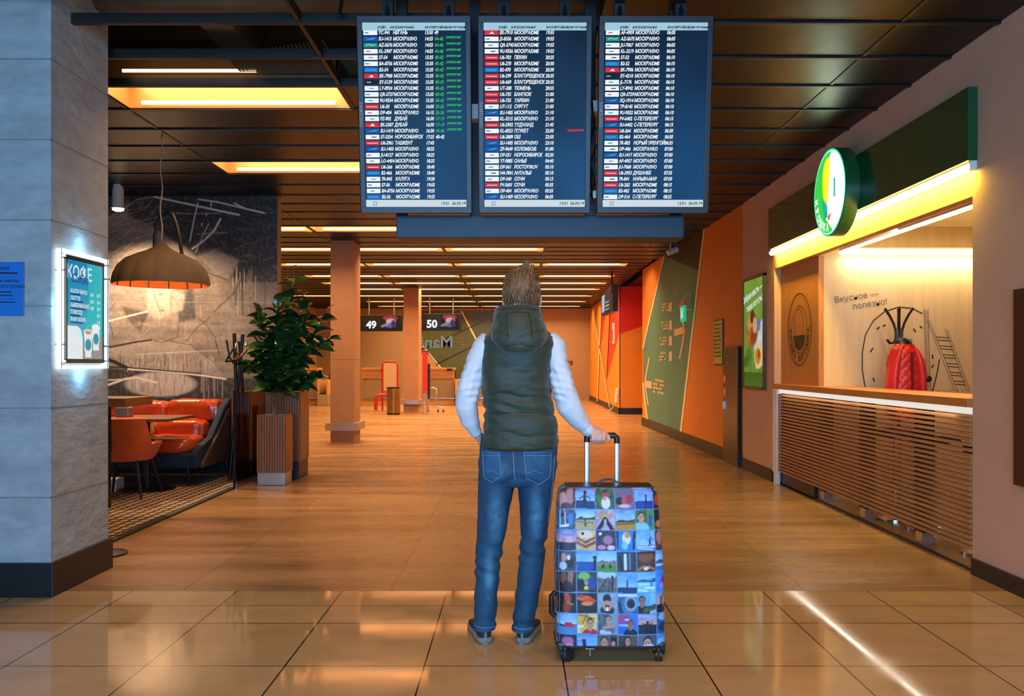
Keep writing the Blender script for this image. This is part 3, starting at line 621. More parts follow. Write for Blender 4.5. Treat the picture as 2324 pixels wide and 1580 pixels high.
# ---- body, one continuous surface
bd = MB()
HD = Vector((px(1184, 671).x, YP + .03, px(0, 671).z))
tiltM = Matrix.Translation(HD) @ Matrix.Rotation(math.radians(-4), 4, 'Y') @ Matrix.Rotation(math.radians(16), 4, 'X')   # chin up
bd.M = tiltM
bd.ball((0, 0, .02), (.075, .094, .10), 24); bd.ball((0, .035, -.055), (.058, .062, .065), 20)
bd.ball((0, .094, -.02), (.013, .018, .022), 12); bd.ball((0, .099, -.035), (.017, .014, .011), 12)      # nose
bd.ball((0, .086, -.066), (.024, .012, .008), 12); bd.ball((0, .084, -.077), (.021, .012, .008), 12); bd.ball((0, .074, -.104), (.024, .02, .017), 12)
for s in (-1, 1):
    bd.ball((s * .031, .080, .004), (.014, .010, .009), 12); bd.ball((s * .032, .082, .021), (.022, .010, .006), 12)   # eyes, brows
    bd.ball((s * .086, -.008, -.022), (.010, .020, .032), 14)
bd.M = None
limb(bd, [(1183, 668, .01, 22, .062), (1181, 700, -.01, 27, .062), (1179, 730, -.02, 34, .066), (1178, 752, -.02, 50, .07)])
hloft(bd, [(742, 1140, 1216, .06, -.01), (765, 1102, 1254, .085, -.01), (800, 1098, 1250, .10), (860, 1106, 1244, .105), (920, 1108, 1244, .095), (980, 1100, 1258, .105), (1040, 1094, 1260, .11), (1085, 1100, 1252, .10)])
legL = [(1070, 1130), (1085, 1129), (1150, 1121.5), (1200, 1116.5), (1240, 1111), (1262, 1108), (1300, 1106), (1350, 1103.5), (1400, 1101.5), (1440, 1100)]
lw = [40, 41, 33, 30, 26, 25, 24, 21, 17, 15]; ld = [.10, .10, .083, .074, .062, .06, .062, .055, .045, .042]; lo_ = [0, 0, .01, .012, .012, .005, -.005, -.012, -.015, -.015]
limb(bd, [(x, y, o, a, d) for (y, x), a, d, o in zip(legL, lw, ld, lo_)])
legR = [(1070, 1214), (1085, 1214), (1150, 1214), (1200, 1211.5), (1240, 1208), (1262, 1206), (1300, 1203), (1350, 1196), (1400, 1188), (1440, 1186)]
limb(bd, [(x, y, o, a, d) for (y, x), a, d, o in zip(legR, lw, ld, lo_)])
ZF = 0
for x, s in ((1102, -1), (1185, 1)):                    # feet inside the shoes
    c = px(x, 1440); f = Vector((math.sin(math.radians(12)) * s, math.cos(math.radians(12)), 0)); c = Vector((c.x, 4.02, 0))
    bd.tube([c + f * -.02 + Vector((0, 0, .06)), c + f * .05 + Vector((0, 0, .06)), c + f * .13 + Vector((0, 0, .045)), c + f * .2 + Vector((0, 0, .035))], [.03, .036, .034, .022], 14)
armR = [(1250, 785, 0, 26, .055), (1266, 830, -.01, 20, .05), (1278, 885, -.02, 19, .046), (1291, 921, -.01, 19, .045), (1313, 952, .01, 17, .04), (1336, 977, .02, 12, .028), (1345, 985, .02, 12, .022)]
armL = [(1104, 785, 0, 26, .055), (1080, 830, -.005, 19, .05), (1064, 880, -.01, 19, .046), (1059, 921, 0, 18, .045), (1066, 955, .03, 16, .04), (1080, 985, .06, 11, .03), (1090, 1000, .075, 11, .022), (1102, 1020, .09, 12, .018), (1112, 1045, .10, 10, .014)]
limb(bd, armR); limb(bd, armL)
# right hand gripping the trolley bar: the bar runs along X at z ZB
YB_ = 4.075; bar0, bar1 = P(1329, 990, YB_), P(1402, 990, YB_); ZB = EYE - (990 - HY) / F * YB_
def hand_pt(x, y, dy): p = P(x, y, YB_); return Vector((p.x, YB_ + dy, p.z))
bd.rings([[hand_pt(x, y, dy) + Vector((0, dd * math.sin(2 * PI * j / 16), 0)) + Vector((nx, 0, nz)) * (w_ / 478 * math.cos(2 * PI * j / 16)) for j in range(16)]
          for x, y, dy, dd, w_, nx, nz in ((1335, 976, -.004, .028, 13, .55, .83), (1345, 981, -.002, .036, 14, .45, .89), (1357, 984, 0, .040, 13, .35, .93), (1368, 986, .002, .038, 10, .25, .96), (1376, 988, .002, .028, 7, .2, .97))])
for i, (x, yb) in enumerate(((1343, 1002), (1351.5, 1005), (1360, 1005.5), (1368.5, 1003))):   # four fingers over the near side and under the bar
    o = .004 * (1.5 - abs(i - 1.5))
    bd.tube([hand_pt(x + 4, 980, -.018), hand_pt(x + 2, 987, -.036 - o), hand_pt(x, 996, -.036 - o), hand_pt(x - 1, yb, -.020), hand_pt(x - 1, yb + .5, .0), hand_pt(x - 1, yb - 3, .013)], [.0095, .0098, .0092, .0085, .0078, .006], 12)
    bd.ball(hand_pt(x + 2.2, 985.5, -.031 - o), .0108, 10)
bd.tube([hand_pt(1362, 984, .012), hand_pt(1372, 984, .0), hand_pt(1378, 989, -.018), hand_pt(1381, 996, -.024), hand_pt(1382, 1002, -.020)], [.013, .0115, .0105, .0095, .0068], 12)   # thumb leaves the side of the palm
bd.ball(hand_pt(1377.5, 988, -.017), .0115, 10)
# left hand: flat, slipping into the vest pocket
for i in range(4):
    x = 1104 + i * 4.5; bd.tube([px(x, 1035, .095 + .004 * i), px(x + 3, 1060, .11), px(x + 5, 1078 + (4, 8, 7, 1)[i], .115)], [.009, .0085, .006], 10)
bd.tube([px(1108, 1018, .075), px(1118, 1036, .07), px(1124, 1050, .075)], [.012, .0105, .008], 10)
body = remesh(bd, .0042, 2, 'body', [M['skin']]); link('body', body, pr)

# ---- hair: a close cap swept up to a quiff, with separate locks
hm = MB(); hm.M = tiltM
capr = []
for i in range(19):
    a = PI * (i + .01) / 18.02; capr.append([])
    for j in range(36):
        b = 2 * PI * j / 36; v = Vector((math.sin(a) * math.cos(b), math.sin(a) * math.sin(b), math.cos(a)))
        front = max(0, v.y); r = Vector((.0835, .102, .105))
        p = Vector((v.x * r.x, v.y * r.y - .006, v.z * r.z + .022))
        p += v * (.006 * noise.noise(Vector((b * 3, a * 2, 1))))
        if v.y > .35 and v.z < .55: p *= .84                        # leave the face free
        if v.z < -.62: p = Vector((p.x * .82, p.y * .9, max(p.z, -.052)))
        capr[-1].append(p)
hm.rings(capr)
hcap = remesh(hm, .006, 1, 'hair', [M['hair']], lambda c: .0025 * math.sin(c.x * 420 + 3 * math.sin(c.z * 60))); ho = link('hair', hcap, pr)
lk = MB(); lk.M = tiltM; rh = random.Random(11)
for i in range(520):                                    # locks: down the back and sides, swirling from the whorl, up and forward on top
    b = rh.uniform(0, 2 * PI); zz = rh.uniform(-.55, .98); v = Vector((math.sqrt(1 - zz * zz) * math.cos(b), math.sqrt(1 - zz * zz) * math.sin(b), zz))
    if v.y > .4 and v.z < .6: continue
    base = Vector((v.x * .0815, v.y * .100 - .006, v.z * .103 + .022))
    if zz > .5 or (v.y > 0 and zz > .25): d = Vector((.25 * v.x + .2, .6, .35))      # quiff
    else: d = Vector((.12 * math.sin(9 * v.z) - .15 * v.x, -.05, -1))
    d = d - v * d.dot(v) * .75; d.normalize(); L_ = rh.uniform(.026, .045)
    s_ = d.cross(v).normalized(); p1 = base + d * L_ * .5 + v * .009 + s_ * rh.uniform(-.005, .005); p2 = base + d * L_ + v * rh.uniform(.003, .012)
    lk.tube([base, p1, p2], [.0042, .0034, .0006], 5)
for i in range(90):                                     # the raised tuft
    b = Vector((rh.uniform(-.02, .055), rh.uniform(-.02, .06), 0)); b.z = .022 + .103 * math.sqrt(max(.05, 1 - (b.x / .083) ** 2 - (b.y / .10) ** 2))
    d = Vector((.18 + rh.uniform(-.2, .2), .25, 1)).normalized(); lk.tube([b - d * .02, b + d * .006, b + d * (rh.uniform(.012, .03) + (.022 if b.x > .008 else 0)) + Vector((.008, .008, 0))], [.006, .0048, .0008], 5)
lk.build('hair_locks', M['hair'], ho, SM)

# ---- jeans
def fold(c, z0, wd, amp, k, sl=0., ph=0.): return amp * math.exp(-((c.z - z0 - sl * c.x) / wd) ** 2) * math.sin(k * (c.z + sl * c.x) + ph + 2.2 * noise.noise(c * 9))
jm = MB()
hloft(jm, [(985, 1092, 1262, .118, .0), (1010, 1090, 1265, .122), (1040, 1088, 1264, .128, -.006), (1065, 1087, 1262, .13, -.012), (1085, 1087, 1260, .12, -.008), (1098, 1090, 1256, .105)])
jl = [(1070, 1130, 0, 42, .115), (1085, 1129, 0, 43, .112), (1120, 1125, .004, 39.5, .10), (1150, 1121.5, .01, 36.5, .093), (1200, 1116.5, .012, 33.5, .085), (1240, 1110.5, .012, 30, .076), (1262, 1108, .005, 29, .074), (1300, 1106, -.005, 27, .075), (1350, 1103.5, -.012, 26.5, .068), (1400, 1101.5, -.015, 25.5, .062), (1424, 1100, -.015, 24.5, .06)]
jr = [(1070, 1215, 0, 43, .115), (1085, 1215.5, 0, 43.5, .112), (1120, 1215, .004, 39.5, .10), (1150, 1214, .01, 36, .093), (1200, 1211.5, .012, 31.5, .083), (1240, 1208, .012, 28.5, .075), (1262, 1207, .005, 30, .074), (1300, 1203.5, -.005, 28.5, .075), (1350, 1196.5, -.012, 27.5, .068), (1400, 1188, -.015, 24.5, .062), (1427, 1186, -.015, 24.5, .06)]
limb(jm, [(b, a, *c) for a, b, *c in jl], 28); limb(jm, [(b, a, *c) for a, b, *c in jr], 28)
zk = EYE - (1255 - HY) / SCP
def jf(c):
    k = fold(c, zk, .055, .0065, 85, .35) + fold(c, zk - .22, .12, .003, 60, -.5, 1) + fold(c, zk - .33, .05, .006, 95, .15, 2)
    k += fold(c, EYE - (1092 - HY) / SCP, .03, .0045, 70, .5 if c.x > .01 else -.5) + .0022 * noise.noise(c * 26) + .004 * noise.noise(Vector((c.x * 8, c.y * 8, c.z * 3)))
    return k
jme = remesh(jm, .0058, 3, 'jeans', [M['denim']], jf)
# faded denim: worn lighter patches on thighs, seat and knees belong to the cloth itself
def smooth(x): return max(0, min(1, x))
ca = jme.color_attributes.new('paint', 'FLOAT_COLOR', 'POINT'); base = np.array(lin('1c4a66')); fade = np.array(lin('4f8caa')); deep = np.array(lin('0f2e50')); cc = []
for v in jme.vertices:
    c = v.co; w_ = 0
    for cx_, cz_, a_, b_ in ((1128, 1165, 24, 75), (1216, 1160, 20, 75), (1128, 1060, 34, 26), (1222, 1060, 34, 26), (1112, 1300, 14, 70)):
        q_ = px(cx_, cz_); w_ = max(w_, 1 - math.hypot((c.x - q_.x) / (a_ / SCP), (c.z - q_.z) / (b_ / SCP)))
    w_ = smooth(w_ * 1.1) * (.75 + .5 * noise.noise(c * 30)); k_ = base * (1 - w_) + fade * w_
    d_ = smooth(.5 + noise.noise(Vector((c.x * 9, c.y * 9, c.z * 4)) + Vector((3, 1, 2)))) * .4; cc.append((*(k_ * (1 - d_) + deep * d_), 1))
ca.data.foreach_set('color', np.array(cc, np.float32).ravel())
dm = mat('faded_denim', '235478', .8, noise_=(40, .16), bump=(260, .3, .002), attr='paint'); jme.materials[0] = dm
jo = link('jeans', jme, pr)
jb = bvh_of(jme)
def drape(bv, x, y, lift=.0015, y0=2.5):                # lay a photo point on the cloth behind it
    p = P(x, y, YP); d = Vector((0, 1, 0)); h = bv.ray_cast(Vector((p.x, y0, p.z)), d, 6)
    return (h[0] + Vector((0, -lift, 0))) if h[0] is not None else Vector((p.x, YP, p.z))
def drapeline(mb, bv, pts, r, mi=0, lift=.0012, n=8):
    out = []
    for a, b in zip(pts, pts[1:]):
        for i in range(n): out.append(drape(bv, a[0] + (b[0] - a[0]) * i / n, a[1] + (b[1] - a[1]) * i / n, lift))
    out.append(drape(bv, *pts[-1], lift)); mb.tube(out, r, 5, mi)
def drapepatch(mb, bv, ring, lift=.004, n=9):           # 4-corner patch following the cloth
    (a, b, c, d) = ring; g = []
    for i in range(n):
        for j in range(n):
            u, v = i / (n - 1), j / (n - 1); x = (a[0] * (1 - u) + b[0] * u) * (1 - v) + (d[0] * (1 - u) + c[0] * u) * v; y = (a[1] * (1 - u) + b[1] * u) * (1 - v) + (d[1] * (1 - u) + c[1] * u) * v
            e = min(u, 1 - u, v, 1 - v); g.append(drape(bv, x, y, lift * min(1, .25 + e * 8)))
    mb.add(g, [(i * n + j, i * n + j + 1, (i + 1) * n + j + 1, (i + 1) * n + j) for i in range(n - 1) for j in range(n - 1)])
for cs, dec in (([(1096, 1022), (1135, 1021), (1138, 1072), (1117, 1088), (1100, 1078)], ((1106, 1066), (1118, 1060), (1136, 1070))), ([(1188, 1020), (1250, 1022), (1246, 1078), (1222, 1092), (1194, 1078)], ((1196, 1066), (1212, 1060), (1230, 1070)))):
    pk = MB(); drapepatch(pk, jb, [cs[0], cs[1], cs[2], cs[4]], .003); po = pk.build('pocket', M['denim'], jo, SM)
    st = MB(); drapeline(st, jb, cs + [cs[0]], .0011, lift=.0042); drapeline(st, jb, [(cs[0][0], cs[0][1] + 7), (cs[1][0], cs[1][1] + 7)], .0009, lift=.0042); drapeline(st, jb, dec, .0009, lift=.0042)
    st.build('stitching', M['stitch'], po)
sm_ = MB()
drapeline(sm_, jb, [(1165, 1018), (1166, 1050), (1169, 1080)], .0014); drapeline(sm_, jb, [(1257, 1030), (1253, 1100), (1243, 1180)], .0013)
for pts in ([(1078, 1412), (1124, 1415)], [(1163, 1416), (1209, 1418)]): drapeline(sm_, jb, pts, .0015)
sm_.build('seam', M['stitch'], jo)
for xx, yy, w2 in ((1100, 1421, 24), (1186, 1424, 24)):
    hl = MB(); c = px(xx, yy, -.015); hl.rings([[c + Vector((w2 / SCP * r_ * math.cos(2 * PI * j / 24), .0605 * r_ * math.sin(2 * PI * j / 24), z)) for j in range(24)] for r_, z in ((1.02, .012), (1.05, .0), (1.02, -.006), (.9, -.004))], cap=False)
    hl.build('hem', M['denim'], jo, SM)

# ---- shoes
for x, s, nm in ((1102, -1, 'left'), (1185, 1, 'right')):
    hx = P(x, 1440, 4.0).x; th = math.radians(12) * s; f = Vector((math.sin(th), math.cos(th), 0)); sd = Vector((f.y, -f.x, 0)); c = Vector((hx, 3.985, 0))
    u = MB(); T_ = [0, .01, .03, .07, .12, .17, .22, .255, .275, .282]; Wd_ = [.012, .028, .035, .037, .038, .043, .046, .040, .026, .010]; Hh = [.06, .085, .092, .094, .09, .075, .058, .046, .036, .026]
    u.rings([[c + f * t + sd * (w_ * sq(2 * PI * j / 20, .75)) + Vector((0, 0, .022 + (h - .022) * (.5 + .5 * sq(2 * PI * j / 20 - PI / 2, .7)))) for j in range(20)] for t, w_, h in zip(T_, Wd_, Hh)])
    so = u.build('shoe', M['shoe'], pr, SM)
    o = MB(); o.rings([[c + f * (t + (.004 if t > .1 else -.004)) + sd * ((w_ + .0045) * sq(2 * PI * j / 20, .55)) + Vector((0, 0, .0145 + .0145 * sq(2 * PI * j / 20 - PI / 2, .45))) for j in range(20)] for t, w_ in zip(T_, Wd_)])
    o.build('sole', M['sole'], so, SM)
    hb = MB(); hb.rings([[c + f * (.0 - .0028) + sd * (a) + Vector((0, 0, z)) for a in (-.006, .006)] for z in (.03, .055, .085)], cap=False, closed=False)
    hb.build('heel_tab', M['sole'], so)

# ---- sweatshirt (sleeves with cuffs; the trunk lies under the vest)
sw = MB()
limb(sw, [(1238, 768, 0, 26, .075), (1254, 790, 0, 33, .078), (1267, 830, -.01, 26, .070), (1279, 885, -.02, 28, .066), (1291, 921, -.01, 28, .064), (1313, 952, .01, 23, .054), (1331, 972, .02, 16, .040), (1337, 979, .02, 14.5, .036)], 24)
limb(sw, [(1116, 768, 0, 24, .075), (1101, 790, 0, 30, .078), (1080, 830, -.005, 26, .070), (1062, 885, -.01, 26.5, .066), (1058, 921, 0, 25.5, .064), (1065, 955, .03, 22, .054), (1077, 980, .055, 14, .040), (1081, 987, .06, 13, .037)], 24)
hloft(sw, [(735, 1140, 1216, .075), (760, 1112, 1244, .10), (800, 1108, 1240, .11), (900, 1112, 1240, .11), (1000, 1104, 1256, .115)])
def sf(c):
    k = .0025 * noise.noise(c * 22) + .004 * noise.noise(c * 9)
    for zc in (912, 940, 962, 978): k += fold(c, EYE - (zc - HY) / SCP, .022, .0045, 120, .8 if c.x > 0 else -.8, zc)
    return k
so = link('sweatshirt', remesh(sw, .0058, 3, 'sweatshirt', [M['sweat']], sf), pr)
for cx0, cy0, dx, dy, dd, w_ in ((1333, 975, 7, 6.5, .022, 15.5), (1078, 982, 4.5, 6.5, .057, 14)):
    cu = MB(); limb(cu, [(cx0 - dx * .8, cy0 - dy * .8, dd, w_ * .98, .039), (cx0 - dx * .4, cy0 - dy * .4, dd, w_ * 1.04, .042), (cx0 + dx * .6, cy0 + dy * .6, dd + .003, w_ * .98, .040), (cx0 + dx, cy0 + dy, dd + .004, w_ * .86, .036)], 24)
    cu.build('cuff', M['sweat'], so, SM)

# ---- vest with hood
vm = MB()
hloft(vm, [(738, 1134, 1222, .085, -.012), (750, 1114, 1242, .105, -.012), (764, 1098, 1258, .122, -.012), (785, 1093, 1261, .133, -.01), (820, 1091, 1252, .138, -.006), (860, 1092, 1249, .138), (895, 1094, 1251, .134), (930, 1097, 1260, .138), (965, 1096, 1267, .145), (995, 1094, 1270, .147), (1012, 1095, 1267, .142), (1020, 1099, 1262, .13)], .78)
def vf(c):
    k = 0
    for zc, a_ in ((897, .012), (936, .013), (982, .009)):
        z_ = EYE - (zc + 10 * noise.noise(Vector((c.x * 9, zc, 0))) + 22 * (c.x - .0) * (1 if zc == 897 else .6) - HY) / SCP; k -= a_ * math.exp(-abs(c.z - z_) / .012)
    k += .006 * noise.noise(Vector((c.x * 7, c.y * 7, c.z * 16))) + .0032 * noise.noise(Vector((c.x * 20, c.y * 20, c.z * 45)))
    k += fold(c, EYE - (915 - HY) / SCP, .05, .004, 130, .25) + fold(c, EYE - (800 - HY) / SCP, .05, .003, 60, .6)
    return k
vme = remesh(vm, .0058, 3, 'vest', [M['vestm']], vf); vo = link('vest', vme, pr); vb = bvh_of(vme)
tr = MB()
for pts in ([(1100, 762), (1093, 790), (1092, 830), (1094, 880), (1097, 900)], [(1257, 764), (1258, 790), (1249, 825), (1247, 870), (1250, 895)]): drapeline(tr, vb, pts, .0028, lift=-.0005)
drapeline(tr, vb, [(1102, 897), (1103, 960), (1104, 1014)], .0014); drapeline(tr, vb, [(1101, 1013), (1180, 1016), (1262, 1012)], .0022, lift=.0005, n=14)
tr.build('piping', M['vestd'], vo, SM)
hd = MB()
def hr(y, x0, x1, back, front): 
    c = px((x0 + x1) / 2, y); hw = (x1 - x0) / 2 / SCP; n = 36; cy = YP + (front + back) / 2; d = (front - back) / 2
    return [Vector((c.x + hw * sq(2 * PI * j / n, .9), cy + d * sq(2 * PI * j / n - PI / 2, .9), c.z)) for j in range(n)]
hd.rings([hr(805, 1160, 1204, -.155, -.10), hr(800, 1143, 1216, -.185, -.08), hr(788, 1128, 1230, -.20, -.05), (hr(770, 1116, 1241, -.205, -.0)), hr(750, 1114, 1242, -.20, .06), hr(730, 1118, 1234, -.18, .085), hr(712, 1121, 1229, -.155, .09), hr(700, 1124, 1227, -.135, .09), hr(695, 1130, 1222, -.122, .08), hr(698, 1136, 1217, -.108, .07), hr(712, 1142, 1212, -.09, .06), hr(725, 1150, 1206, -.07, .04)])
def hf(c):
    k = .004 * noise.noise(c * 14) + .0025 * noise.noise(Vector((c.x * 30, c.y * 30, c.z * 55)))
    for zc, sl in ((772, .35), (786, -.25), (752, .5)): k -= .0055 * math.exp(-abs(c.z - (EYE - (zc - HY) / SCP) - sl * abs(c.x - px(1180, 0).x) * (1 if c.x > px(1180, 0).x else .6)) / .008)
    return k
hme = remesh(hd, .0055, 2, 'hood', [M['vestm']], hf); hoo = link('hood', hme, vo); hb_ = bvh_of(hme)
ss = MB(); drapeline(ss, hb_, [(1150, 716), (1152, 745), (1154, 768)], .0016); drapeline(ss, hb_, [(1197, 714), (1203, 735), (1205, 772)], .0016); drapeline(ss, hb_, [(1150, 716), (1175, 713), (1197, 714)], .0014); drapeline(ss, hb_, [(1122, 707), (1175, 703), (1228, 708)], .0014)
ss.build('seam', M['vestd'], hoo, SM)

# ================================================================ SUITCASE
su = thing('suitcase', 'tall wheeled suitcase in a cover printed with a collage of blue holiday photographs', 'suitcase', (.415, 3.87, 0))
NC, NR, CS = 6, 8, 26
def C(bg): return Canvas(CS, CS, bg)
def sea(s0, s1, wt, hz=.6, fig=None, fc='0b1626', land=None):
    c = C(s0); c.grad(s0, s1, 0, hz * CS); c.rect(0, hz * CS, CS, CS, wt)
    c.put(fnoise(CS, CS, 8, 3, hash_(s0, wt)) * (c.y < hz * CS), 'dcecf6', .45)
    if land: c.poly([(0, hz * CS), (CS * .3, (hz - .12) * CS), (CS * .6, (hz - .05) * CS), (CS, (hz - .14) * CS), (CS, hz * CS + 1), (0, hz * CS + 1)], land)
    if fig:
        x, y, h = [v * CS for v in fig[:3]]; c.ell(x, y, h * .13, h * .13, fc, 1, .3); c.seg((x, y + h * .2), (x, y + h * .6), h * .22, fc); c.seg((x - h * .06, y + h * .6), (x - h * .1, y + h), h * .1, fc); c.seg((x + h * .06, y + h * .6), (x + h * .1, y + h), h * .1, fc)
        if len(fig) > 3: c.path([(x - h * .45, y + h * fig[3]), (x, y + h * .22), (x + h * .45, y + h * fig[3])], h * .09, fc)
    return c
def hash_(*a): return sum(ord(ch) * (i + 3) for i, ch in enumerate(''.join(a))) % 9973
def port(bg, bg2, skin, hair, shirt, cx=.5, cy=.42, s=.2):
    c = C(bg); c.rect(CS * .6, 0, CS, CS, bg2, .8); c.put(fnoise(CS, CS, 5, 5, hash_(bg, shirt)), bg2, .5)
    x, y, r = cx * CS, cy * CS, s * CS; c.ell(x, y + r * 2.7, r * 1.9, r * 1.6, shirt); c.seg((x, y), (x, y + r * 1.3), r * .9, skin); c.ell(x, y - r * .25, r * .86, r * 1.0, hair); c.ell(x, y + r * .1, r * .74, r * .98, skin)
    c.seg((x - r * .35, y), (x - r * .2, y), r * .16, hair); c.seg((x + r * .2, y), (x + r * .35, y), r * .16, hair); return c
def blobs(bg, lst, nz=None):
    c = C(bg)
    if nz: c.put(fnoise(CS, CS, 7, 7, hash_(bg, nz)), nz, .7)
    for cx, cy, rx, ry, k in lst: c.ell(cx * CS, cy * CS, rx * CS, ry * CS, k, 1, .25)
    return c
def lines(c, lst):
    for a, b, w_, k in lst: c.seg((a[0] * CS, a[1] * CS), (b[0] * CS, b[1] * CS), w_ * CS, k)
    return c
SK = 'd9a184'
